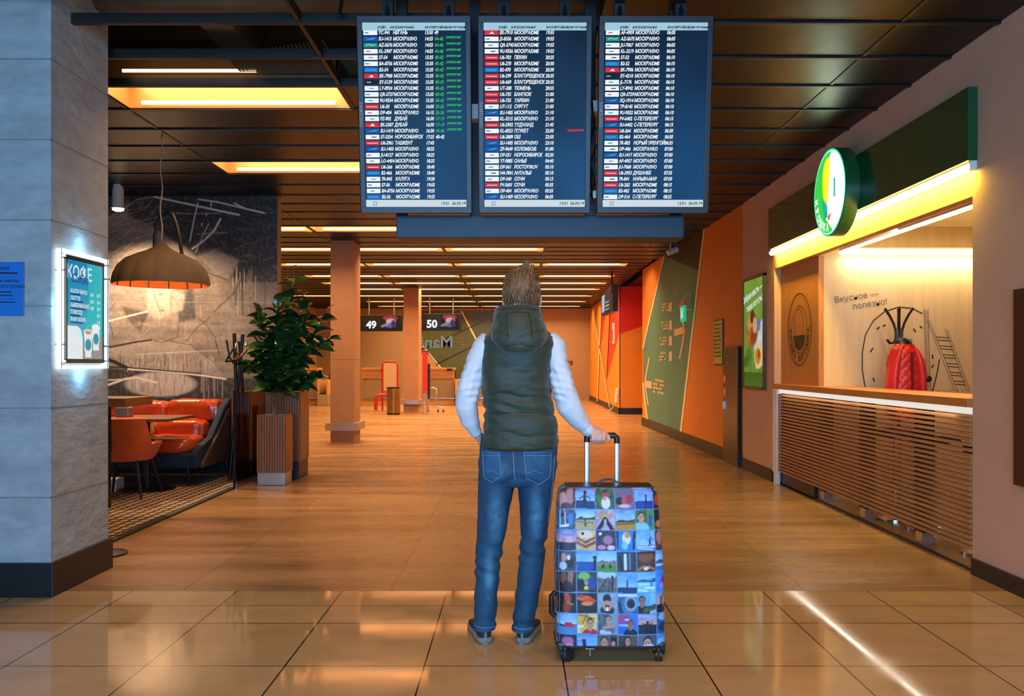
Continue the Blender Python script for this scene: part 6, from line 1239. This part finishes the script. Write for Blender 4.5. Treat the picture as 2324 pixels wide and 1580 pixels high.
M['redj'] = mat('red_quilted_nylon', 'd0231c', .4, noise_=(5, .12), bump=(30, .2, .004))
jme = remesh(jk, .009, 2, 'body', [M['redj']], lambda c: .006 * (abs(math.sin(c.x * 40 + c.z * 40)) ** .5 + abs(math.sin(c.x * 40 - c.z * 40)) ** .5) - .006 + .012 * noise.noise(c * 7)); link('body', jme, t)
for cl_, hw_ in (((2048, 2054, 2061, 2066, 2067, 2067, 2067), 11.5), ((2024, 2016, 2009, 2005, 2003, 2004, 2004), 10.5)):
    b = MB(); b.rings([[(Xk(x_) + hw_ / F * 7.75 * math.cos(2 * PI * j / 20) * w_, Yj - .05 + .07 * w_ * math.sin(2 * PI * j / 20), Zk(y) + .5 * hw_ / F * 7.75 * math.cos(2 * PI * j / 20) * (1 if cl_[0] < cl_[-1] else -1) * -w_ * (y < 815)) for j in range(20)] for x_, y, w_ in zip(cl_, (784, 796, 818, 850, 900, 935, 940), (.5, .8, 1, 1.05, .95, .85, .5))]); b.build('sleeve', M['redj'], t, SM)
b = MB(); b.rings([[(Xk(2036) + .075 * k * math.cos(2 * PI * j / 20), Yj + .02 + .05 * k * math.sin(2 * PI * j / 20), Zk(y)) for j in range(20)] for y, k in ((800, .7), (786, 1.1), (774, .9), (768, .5))]); b.build('collar', M['blackplastic'], t, SM)
b = MB(); b.box((Xk(2040) - .012, Yj - .118, Zk(940)), (Xk(2040) + .012, Yj - .100, Zk(800))); b.build('zip', mat('jacket_zip', '6a1512', .5), t)
b = MB(); b.ball((Xk(2076), Yj - .115, Zk(859)), (.028, .008, .03), 16); b.build('sleeve_badge', M['blackplastic'], t, SM)

# ---- food poster in a frame on the tan wall
def WR(x, y, lift=0): Y = XR * F / (x - CX); return Vector((XR - lift, Y, EYE - (y - HY) / F * Y))
ya, yb, za, zb_ = 9.72, 10.60, 1.005, 2.33
t = thing('poster_frame', 'tall framed poster of baked food on a green ground beside the kiosk', 'poster', (XR - .02, 10.16, 1.67))
f = MB()
for lo_, hi_ in (((XR - .04, ya, za), (XR, ya + .025, zb_)), ((XR - .04, yb - .025, za), (XR, yb, zb_)), ((XR - .04, ya, za), (XR, yb, za + .03)), ((XR - .04, ya, zb_ - .03), (XR, yb, zb_))): f.box(lo_, hi_)
f.build('frame', M['bronze'], t, bevel=.002)
cv2 = Canvas(80, 120, '5a8a2a'); cv2.grad('6f9a34', '4f7f24'); cv2.put(fnoise(120, 80, 3, 6, 77), '8fb84a', .5)
cv2.poly([(38, 62), (78, 45), (80, 96), (50, 100)], 'd8dce0', .9)
for i in range(8): cv2.seg((42 + i * 5, 60), (50 + i * 5, 98), 1.2, '9ab0c8', .7)
cv2.ell(34, 56, 24, 20, 'b8622c'); cv2.ell(28, 50, 14, 12, 'e0a060', .9); cv2.ell(40, 62, 14, 10, '8a3a1c', .8); cv2.ell(36, 42, 9, 8, '5a3a1a'); cv2.ell(46, 52, 9, 9, 'f0c890', .8); cv2.ell(20, 64, 8, 8, 'c87a3a'); cv2.put(fnoise(120, 80, 50, 34, 5) * (((cv2.x - 34) / 24) ** 2 + ((cv2.y - 56) / 20) ** 2 < 1), '4a2410', .35)
cv2.ell(60, 86, 16, 14, 'f0d080'); cv2.ell(58, 86, 11, 9, 'd08a3a'); cv2.ell(62, 84, 6, 5, 'b04a20'); cv2.ell(62, 52, 6, 7, '4a78c8', .9); cv2.ell(66, 66, 5, 4, 'e8e8f0', .8)
cv2.ell(22, 84, 12, 8, '3f7a20', .9); cv2.ell(10, 92, 10, 7, '2f6a1c', .9); cv2.grad('2a5f1c', '3a6f22', 104, 120)
M['posterm'] = glow_attr('poster_emissive_print', 'paint', .75)  # print colours go to emission
pp = painted_plane('print', cv2, (XR - .028, yb - .025, za + .03), rx, up, yb - ya - .05, zb_ - za - .06, M['posterm'], t)
tx = MB(); an = math.radians(9); d1 = rx * math.cos(an) + up * math.sin(an); u1 = up * math.cos(an) - rx * math.sin(an)
text('Добрая весть —', .108, (XR - .03, 10.20, 2.13), d1, u1, tx, 0, bold=.001, lift=.002); text('пора поесть!', .108, (XR - .03, 10.10, 2.01), d1, u1, tx, 0, bold=.001, lift=.002); tx.build('lettering', M['scr_white'], pp)

# ---- dark cabinet, evacuation plan, exit sign, painted signage, camera, gate sign
t = thing('fire_cabinet', 'tall glossy black cabinet with red stickers set against the orange wall', 'cabinet', (2.8, 11.15, 0))
y0c, y1c = 10.78, 11.52
b = MB(); b.box((2.77, y0c, .0), (2.812, y1c, 1.52)); b.build('body', mat('gloss_black_door', '14110e', .3, noise_=(5, .1), coat=.1), t, bevel=.004)
for z in (.93, 1.10):
    s = MB(); s.box((2.767, 11.34, z - .06), (2.77, 11.50, z + .06)); so_ = s.build('sticker', mat('sticker_red', 'd42a1c', .4, noise_=(10, .05)), t)
    s = MB(); quad(s, (2.767, 11.42, z), rx, up, -.05, -.04, -.01, .04, 0, .001); quad(s, (2.767, 11.42, z), rx, up, .015, -.04, .05, .04, 0, .001); s.build('pictogram', M['white'], so_)
s = MB(); s.box((2.755, 11.44, .70), (2.77, 11.47, .80)); s.build('handle', M['steel'], t)
def onB(Y, lift=0): return Vector((2.83 + KB * (Y - 10.75) - lift, Y, 0))
bd_ = (Vector((KB, 1, 0)) * -1).normalized()             # reading direction on the painted wall
def BP(x, y): p = WB(x, y); return p
t = thing('evacuation_plan', 'small framed yellow green evacuation plan on the orange wall', 'notice', BP(1633, 777))
c = BP(1633, 777); b = MB(); nrm = bd_.cross(Vector((0, 0, 1))); 
def pq(m, x0, z0, x1, z1, mi, l0, l1): m.prism([c + bd_ * a + up * d_ + nrm * l0 for a, d_ in ((x0, z0), (x1, z0), (x1, z1), (x0, z1))], nrm * (l1 - l0), mi)
pq(b, -.235, -.315, .235, .315, 0, 0, .02); b.build('frame', M['bronze'], t); b = MB(); pq(b, -.215, -.295, .215, .295, 0, .02, .023); bo_ = b.build('print', mat('yellow_green_print', 'b8b84a', .4, noise_=(8, .25)), t)
b = MB()
for i in range(9): quad(b, c + nrm * .023, bd_, up, -.19, .24 - i * .055, .19 - .1 * ((i * 3) % 4) / 3, .255 - i * .055, 0, .001)
for i in range(4): quad(b, c + nrm * .023, bd_, up, -.15 + i * .09, -.2, -.14 + i * .09, .2, 0, .0012)
b.build('plan_lines', M['ink'], bo_)
c = BP(1570, 703); t = thing('exit_sign', 'small green lit running-man exit sign on a bracket above the green wall panel', 'exit sign', c)
b = MB(); cb_ = c + nrm * .12; b.prism([cb_ + bd_ * a + up * d_ for a, d_ in ((-.14, -.19), (.14, -.19), (.14, .06), (-.14, .06))], nrm * .03); b.build('panel', glow('exit_green', lin('18b878'), 1.0), t)
b = MB(); b.prism([cb_ + bd_ * a + up * d_ for a, d_ in ((-.14, .06), (.14, .06), (.14, .15), (-.14, .15))], nrm * .03); b.build('housing', mat('exit_housing', 'b86a3a', .5), t); b = MB(); b.tube([c, c + nrm * .13 + up * .0, ], .008, 8); b.tube([cb_ + up * .15, cb_ + up * .22 + bd_ * .05, c + up * .22], .008, 8); b.build('bracket', M['white'], t, SM)
b = MB(); cf = cb_ + nrm * .031; shape(b, cf, bd_, up, [(-.05, -.13), (-.03, -.13), (0, -.08), (.03, -.14), (.05, -.13), (.02, -.05), (.06, -.03), (.055, -.015), (.015, -.02), (-.02, -.05)], 0, .001); shape(b, cf, bd_, up, ell(.03, .01, .018, .018, n=16), 0, .001); quad(b, cf, bd_, up, -.11, -.15, -.07, .03, 0, .001); b.build('pictogram', M['scr_white'], t)
# painted wayfinding on the green panel
M['signpaint'] = mat('pale_sign_paint', 'c8a888', .6, noise_=(20, .08))
t = thing('wall_wayfinding', 'faded pale arrows and direction text painted on the green wall panel', 'painted sign', WB(1510, 780))
def bst(m, pts, w0):
    for p, q_ in zip(pts, pts[1:]): m.poly([WB(p[0] - w0, p[1], .006), WB(p[0] + w0, p[1], .006), WB(q_[0] + w0, q_[1], .006), WB(q_[0] - w0, q_[1], .006)])
m = MB(); bst(m, [(1544, 694), (1550, 722), (1554, 752), (1550, 780), (1543, 814)], 2); m.poly([WB(1531, 748, .006), WB(1553, 741, .006), WB(1553, 757, .006), WB(1531, 763, .006)]); m.build('arrow', M['signpaint'], t)
m = MB(); bst(m, [(1474, 812), (1469, 840), (1464, 872)], 1.6); bst(m, [(1464, 872), (1468, 895), (1472, 920)], 1.6); m.poly([WB(1465, 864, .006), WB(1480, 866, .006), WB(1480, 882, .006), WB(1465, 880, .006)]); m.build('arrow', M['signpaint'], t)
m = MB()
for k, (ya_, x0_) in enumerate(((693, 1503), (735, 1501), (770, 1498), (805, 1496))):
    m.poly([WB(1519, ya_ - 6, .006), WB(1526, ya_ - 8, .006), WB(1526, ya_ + 14, .006), WB(1519, ya_ + 15, .006)])
    for j in range(3):
        for i in range(4):
            xx = x0_ + i * 3.9 + j * .6
            if (i + j + k) % 4 != 3: m.poly([WB(xx, ya_ - 4 + j * 7 - i * .5, .006), WB(xx + 3.0, ya_ - 4.5 + j * 7 - i * .5, .006), WB(xx + 3.0, ya_ - .5 + j * 7 - i * .5, .006), WB(xx, ya_ + j * 7 - i * .5, .006)])
for j in range(4):
    for i in range(5):
        if (i * 2 + j) % 5: m.poly([WB(1483 + i * 5, 859 + j * 9 + i, .006), WB(1487 + i * 5, 860 + j * 9 + i, .006), WB(1487 + i * 5, 865 + j * 9 + i, .006), WB(1483 + i * 5, 864 + j * 9 + i, .006)])
m.build('lettering', M['signpaint'], t)
c = P(1524, 572, 14.2); t = thing('track_spotlight', 'small white spotlight hanging from the dark ceiling above the green wall panel', 'spotlight', (c.x, c.y, ZC))
b = MB(); b.tube([(c.x - .02, c.y, ZC), (c.x - .02, c.y, c.z + .05)], .012, 8); b.build('stem', M['white'], t, SM); b = MB(); b.tube([(c.x - .07, c.y, c.z - .02), (c.x + .10, c.y, c.z + .05)], .05, 16); b.build('head', M['white'], t, SM)
t = thing('gate_sign', 'black hanging sign with a lit white edge panel by the orange alcove', 'hanging sign', P(1378, 690, 19.5))
c = P(1378, 690, 19.5); b = MB(); b.prism([P(1366, 668, 19.8), P(1391, 645, 19.0), P(1391, 706, 19.0), P(1366, 717, 19.8)], (.12, 0, 0)); b.build('case', M['black'], t)
b = MB(); p0, p1, p2, p3 = P(1367.5, 674, 19.7), P(1373, 669, 19.62), P(1373, 705, 19.62), P(1367.5, 711, 19.7); b.prism([p0, p1, p2, p3], (-.02, -.03, 0)); b.build('lit_panel', glow('gate_panel', lin('b8c8d8'), .9), t)
b = MB(); 
for y, k in ((686, 0), (694, 1), (702, 0)): b.prism([P(1375, y, 19.4), P(1383, y - 4, 19.3), P(1383, y - 1, 19.3), P(1375, y + 3, 19.4)], (-.02, -.05, 0), k)
b.build('text_bars', [glow('gate_blue', lin('8aa0d8'), .9), glow('gate_yellow', lin('d8b83a'), .9)], t)
b = MB(); b.tube([(c.x + .06, 19.08, c.z + .2), (c.x + .06, 19.08, ZC + .015)], .02, 8); b.build('hanger', M['black'], t)
b = MB(); q_ = P(1402, 757, 23.2); b.box((2.60, q_.y - .12, q_.z - .28), (2.655, q_.y + .12, q_.z + .28)); tt = thing('intercom', 'small pale wall intercom on the orange alcove wall', 'intercom', q_); b.build('case', M['white'], tt, bevel=.01); b = MB(); b.box((2.592, q_.y - .08, q_.z - .2), (2.60, q_.y + .08, q_.z + .1)); b.build('speaker_slots', M['ink2'], tt)
t = thing('socket', 'white wall socket with a cable above the alcove skirting', 'socket', (2.62, 22.6, .35)); b = MB(); b.box((2.60, 22.5, .28), (2.655, 22.75, .50)); b.box((2.58, 22.2, .5), (2.655, 22.4, .66)); b.build('outlet', M['white'], t, bevel=.01); b = MB(); b.tube([(2.60, 22.6, .30), (2.56, 22.9, .12), (2.50, 23.3, .02)], .015, 6); b.build('cable', M['white'], t, SM)
# dark panel at the right edge
ed_ = tag(MB().box((XR - .03, 4.30, .62), (XR, 4.845, 1.72)).build('wall_cabinet', mat('dark_brown_panel', '33160f', .45, noise_=(4, .15)), None, None, .004), 'dark brown cabinet front on the tan wall at the right edge', 'cabinet')

# ================================================================ FAR END: check-in desks
M['deskwood'] = mat('ash_desk_laminate', 'c89a5c', .5, noise_=(3, .12), stretch=(1, 8, 8)); M['deskgrey'] = mat('desk_grey_panel', '9a8a68', .5, noise_=(3, .06))
def desk(x0, x1, Y, label, win=True):
    a, b_ = P(x0, 835, Y), P(x1, 920, Y); t = thing('check_in_desk', label, 'check-in desk', ((a.x + b_.x) / 2, Y, 0), 'check-in desks')
    def q(u0, u1, y0, y1, d0, d1, nm, m, bv=.01): k = MB(); k.box((a.x + (b_.x - a.x) * u0, Y + d0, max(.0, P(0, y1, Y).z)), (a.x + (b_.x - a.x) * u1, Y + d1, P(0, y0, Y).z)); return k.build(nm, m, t, bevel=bv)
    q(0, 1, 835, 840, -.05, .6, 'worktop', M['deskwood']); fr = q(0, 1, 840, 860, .0, .55, 'upper_panel', M['deskwood'])
    k = MB()
    for y in (848, 852.5, 857): k.box((a.x + .05, Y - .012, P(0, y, Y).z - .008), (b_.x - .05, Y, P(0, y, Y).z + .008))
    k.build('groove_strips', M['slat'], fr)
    q(.02, .98, 861, 903, .03, .5, 'front_panel', M['deskgrey']); q(0, 1, 903, 906, -.03, .05, 'kick_rail', M['steel']); q(.02, .98, 906, 925, .02, .5, 'plinth', M['deskwood'])
    q(0, .025, 840, 925, -.02, .5, 'side_post', M['deskwood']); q(.975, 1, 840, 925, -.02, .5, 'side_post', M['deskwood'])
    if win: q(.72, .92, 837, 842, -.07, -.045, 'number_plate', M['black'], .004)
    return t
desk(694, 722, 27.2, 'check-in desk furthest to the left, beside the rubber plant', False); desk(822, 882, 27.0, 'check-in desk under the screen reading 49'); desk(968, 1032, 27.0, 'check-in desk under the screen reading 50'); desk(1086, 1150, 27.0, 'check-in desk partly hidden behind the man', False)
def scale(x0, x1, label):
    a, b_ = P(x0, 865, 26.8), P(x1, 925, 26.8); t = thing('baggage_scale', label, 'baggage belt', ((a.x + b_.x) / 2, 26.8, 0), 'baggage belts between the desks')
    k = MB(); k.box((a.x, 26.6, 0), (b_.x, 28.2, .35)); k.build('belt_base', M['deskgrey'], t, bevel=.02); k = MB(); k.box((a.x + .05, 26.62, .35), (b_.x - .05, 28.2, .38)); k.build('belt', M['blackplastic'], t)
    for x in (a.x, b_.x - .06): k = MB(); k.box((x, 26.6, .35), (x + .06, 28.2, P(0, 862, 26.8).z)); k.build('side_panel', M['deskwood'], t, bevel=.01)
    k = MB(); k.box((a.x + .06, 28.0, .38), (b_.x - .06, 28.1, .95)); k.build('curtain', M['bronze'], t)
scale(723, 748, 'baggage belt left of the front column, next to the leftmost desk'); scale(1034, 1060, 'baggage belt right of desk 50 beside the man')
# hanging number screens
def numscreen(x0, x1, y0, y1, n, label, Y):
    a, b_ = P(x0, y0, Y), P(x1, y1, Y); t = thing('desk_screen', label, 'display screen', ((a.x + b_.x) / 2, Y, b_.z), 'hanging desk number screens')
    k = MB(); k.box((a.x, Y, b_.z), (b_.x, Y + .1, a.z)); k.build('case', M['black'], t, bevel=.01)
    k = MB(); cz = (a.z + b_.z) / 2; w_ = b_.x - a.x; h = a.z - b_.z; text(n, h * .62, (a.x + w_ * .26, Y - .001, cz - h * .12), (1, 0, 0), (0, 0, 1), k, 0, bold=.012); k.build('number', M['scr_white'], t)
    c = Canvas(24, 16, '05070c'); c.ell(12, 3, 9, 2.5, '9a3048'); c.ell(13, 7, 6, 3.5, 'd89a94'); c.ell(12, 11, 7, 2.5, '5a5a9a'); c.seg((2, 12), (10, 9), 2, '7a90b0'); c.ell(16, 9, 3, 4, '2a2a5a')
    painted_plane('advert', c, (a.x + w_ * .48, Y - .002, b_.z + h * .1), (1, 0, 0), (0, 0, 1), w_ * .46, h * .85, glow_attr('advert_glow', 'paint', 1.0), t)
    for u in (.2, .8): k = MB(); k.tube([(a.x + w_ * u, Y + .05, a.z), (a.x + w_ * u, Y + .05, ZC)], .02, 8); k.build('hanger_pole', M['steel'], t, SM)
numscreen(818, 913, 715, 752, '49', 'hanging black screen showing number 49 between the two columns', 25.8); numscreen(957, 1046, 712, 751, '50', 'hanging black screen showing number 50 right of the rear column', 25.8)
k = MB(); pp_ = P(987, 778, 30.97); text('Manii', .62, (pp_.x, 30.975, pp_.z), (-1, 0, 0), (0, 0, 1), k, 0, bold=.01, lift=-.001)
for i in range(4): quad(k, (P(1049, 0, 30.97).x, 30.975, P(0, 768 + i * 7, 30.97).z), (1, 0, 0), up, -.05, -.03, .05, .03, 1, .001)
for i in range(3): quad(k, (P(1048, 0, 30.97).x, 30.975, P(0, 808 + i * 9, 30.97).z), (1, 0, 0), up, -.02, -.04, .02, .04, 1, .001)
tag(k.build('back_wall_lettering', [mat('blue_lettering', '5a86b8', .5), M['ink2']]), 'mirrored blue lettering on the olive panel of the back wall', 'lettering')
k = MB(); pp_ = P(1293, 824, 30.97); text('10', .22, (pp_.x, 30.985, pp_.z), (1, 0, 0), (0, 0, 1), k, 0, bold=.004); tag(k.build('gate_number', M['ink']), 'small black number 10 on the beige back wall right of the man', 'number')
# bin, red framed board, red gauge stand, trolley
c = P(893, 938, 22.1); t = thing('litter_bin', 'brown metal cylinder bin in front of the rear column', 'bin', (c.x, 22.1, 0)); w_ = 15 / F * 22.1; hb = 62 / F * 22.1
k = MB(); k.lathe([(w_, .02), (w_, hb - .03), (w_ * .96, hb - .0)], (c.x, 22.1, 0), 28); k.build('body', mat('bronze_metal_bin', '9a7448', .3, .85, noise_=(3, .2)), t, SM); k = MB(); k.lathe([(w_ * 1.02, .0), (w_ * 1.02, .04)], (c.x, 22.1, 0), 28); k.build('foot_ring', M['black'], t, SM); k = MB(); k.lathe([(w_ * 1.02, hb - .03), (w_ * 1.02, hb), (w_ * .7, hb + .005)], (c.x, 22.1, 0), 28); k.build('rim', M['black'], t, SM)
Y = 24.0; a, b_ = P(868, 821, Y), P(903, 930, Y); t = thing('notice_board', 'tall beige board in a red rounded frame on a stand behind the bin', 'board', ((a.x + b_.x) / 2, Y, 0))
M['redm'] = mat('red_enamel', 'b8201c', .4, noise_=(8, .08))
k = MB(); k.tube([(a.x, Y, 0), (a.x, Y, a.z - .1), (a.x + .08, Y, a.z), (b_.x - .08, Y, a.z), (b_.x, Y, a.z - .1), (b_.x, Y, 0)], .028, 10); k.build('frame', M['redm'], t, SM); k = MB(); k.box((a.x + .03, Y - .02, .55), (b_.x - .03, Y + .02, a.z - .04)); k.build('panel', mat('beige_panel', 'c8a880', .5, noise_=(3, .05)), t)
k = MB(); k.tube([(a.x - .15, Y - .2, .02), (a.x - .15, Y - .2, .38), (a.x - .06, Y - .15, .44), (a.x + .2, Y - .1, .44)], .05, 8); k.build('foot', M['redm'], t, SM)
Y = 22.0; a, b_ = P(959, 799, Y), P(970, 940, Y); t = thing('baggage_gauge', 'tall red and black hand luggage gauge stand right of the rear column', 'baggage gauge', ((a.x + b_.x) / 2, Y, 0))
k = MB(); k.box((a.x, Y, 1.0 - .45), (b_.x, Y + .05, a.z)); k.build('red_panel', M['redm'], t, bevel=.01); k = MB(); k.box((a.x - .02, Y + .03, a.z - .06), (b_.x + .02, Y + .12, a.z + .03)); k.box((b_.x, Y + .05, .4), (b_.x + .06, Y + .12, a.z - .3)); k.build('header', M['black'], t, bevel=.01)
for x in (a.x - .01, a.x + .09):
    for y in (Y, Y + .35): k = MB(); k.tube([(x, y, 0), (x, y, .62)], .012, 8); k.build('leg', M['steel'], t, SM)
k = MB()
for z in (.12, .3, .5): k.tube([(a.x - .01, Y, z), (a.x + .09, Y, z), (a.x + .09, Y + .35, z), (a.x - .01, Y + .35, z), (a.x - .01, Y, z)], .008, 6)
k.build('wire_basket', M['steel'], t, SM)
Y = 23.4; c = P(985, 930, Y); t = thing('luggage_trolley', 'small chrome luggage trolley standing right of the red gauge', 'trolley', (c.x, Y, 0))
k = MB(); k.tube([(c.x - .16, Y, .06), (c.x - .14, Y, .62), (c.x - .05, Y, .66), (c.x + .06, Y, .62), (c.x + .06, Y, .2)], .014, 8); k.build('handle_frame', M['chrome'], t, SM); k = MB(); k.tube([(c.x - .16, Y, .14), (c.x + .2, Y - .1, .14), (c.x + .28, Y - .3, .12), (c.x + .28, Y - .3, .03)], .014, 8); k.tube([(c.x + .08, Y - .05, .14), (c.x + .14, Y - .3, .12), (c.x + .14, Y - .3, .03)], .014, 8); k.build('platform', M['chrome'], t, SM)
for x, y in ((c.x - .16, Y), (c.x + .28, Y - .3), (c.x + .14, Y - .3)): k = MB(); k.tube([(x - .02, y, .04), (x + .02, y, .04)], .04, 14); k.build('wheel', M['blackplastic'], t, SM)
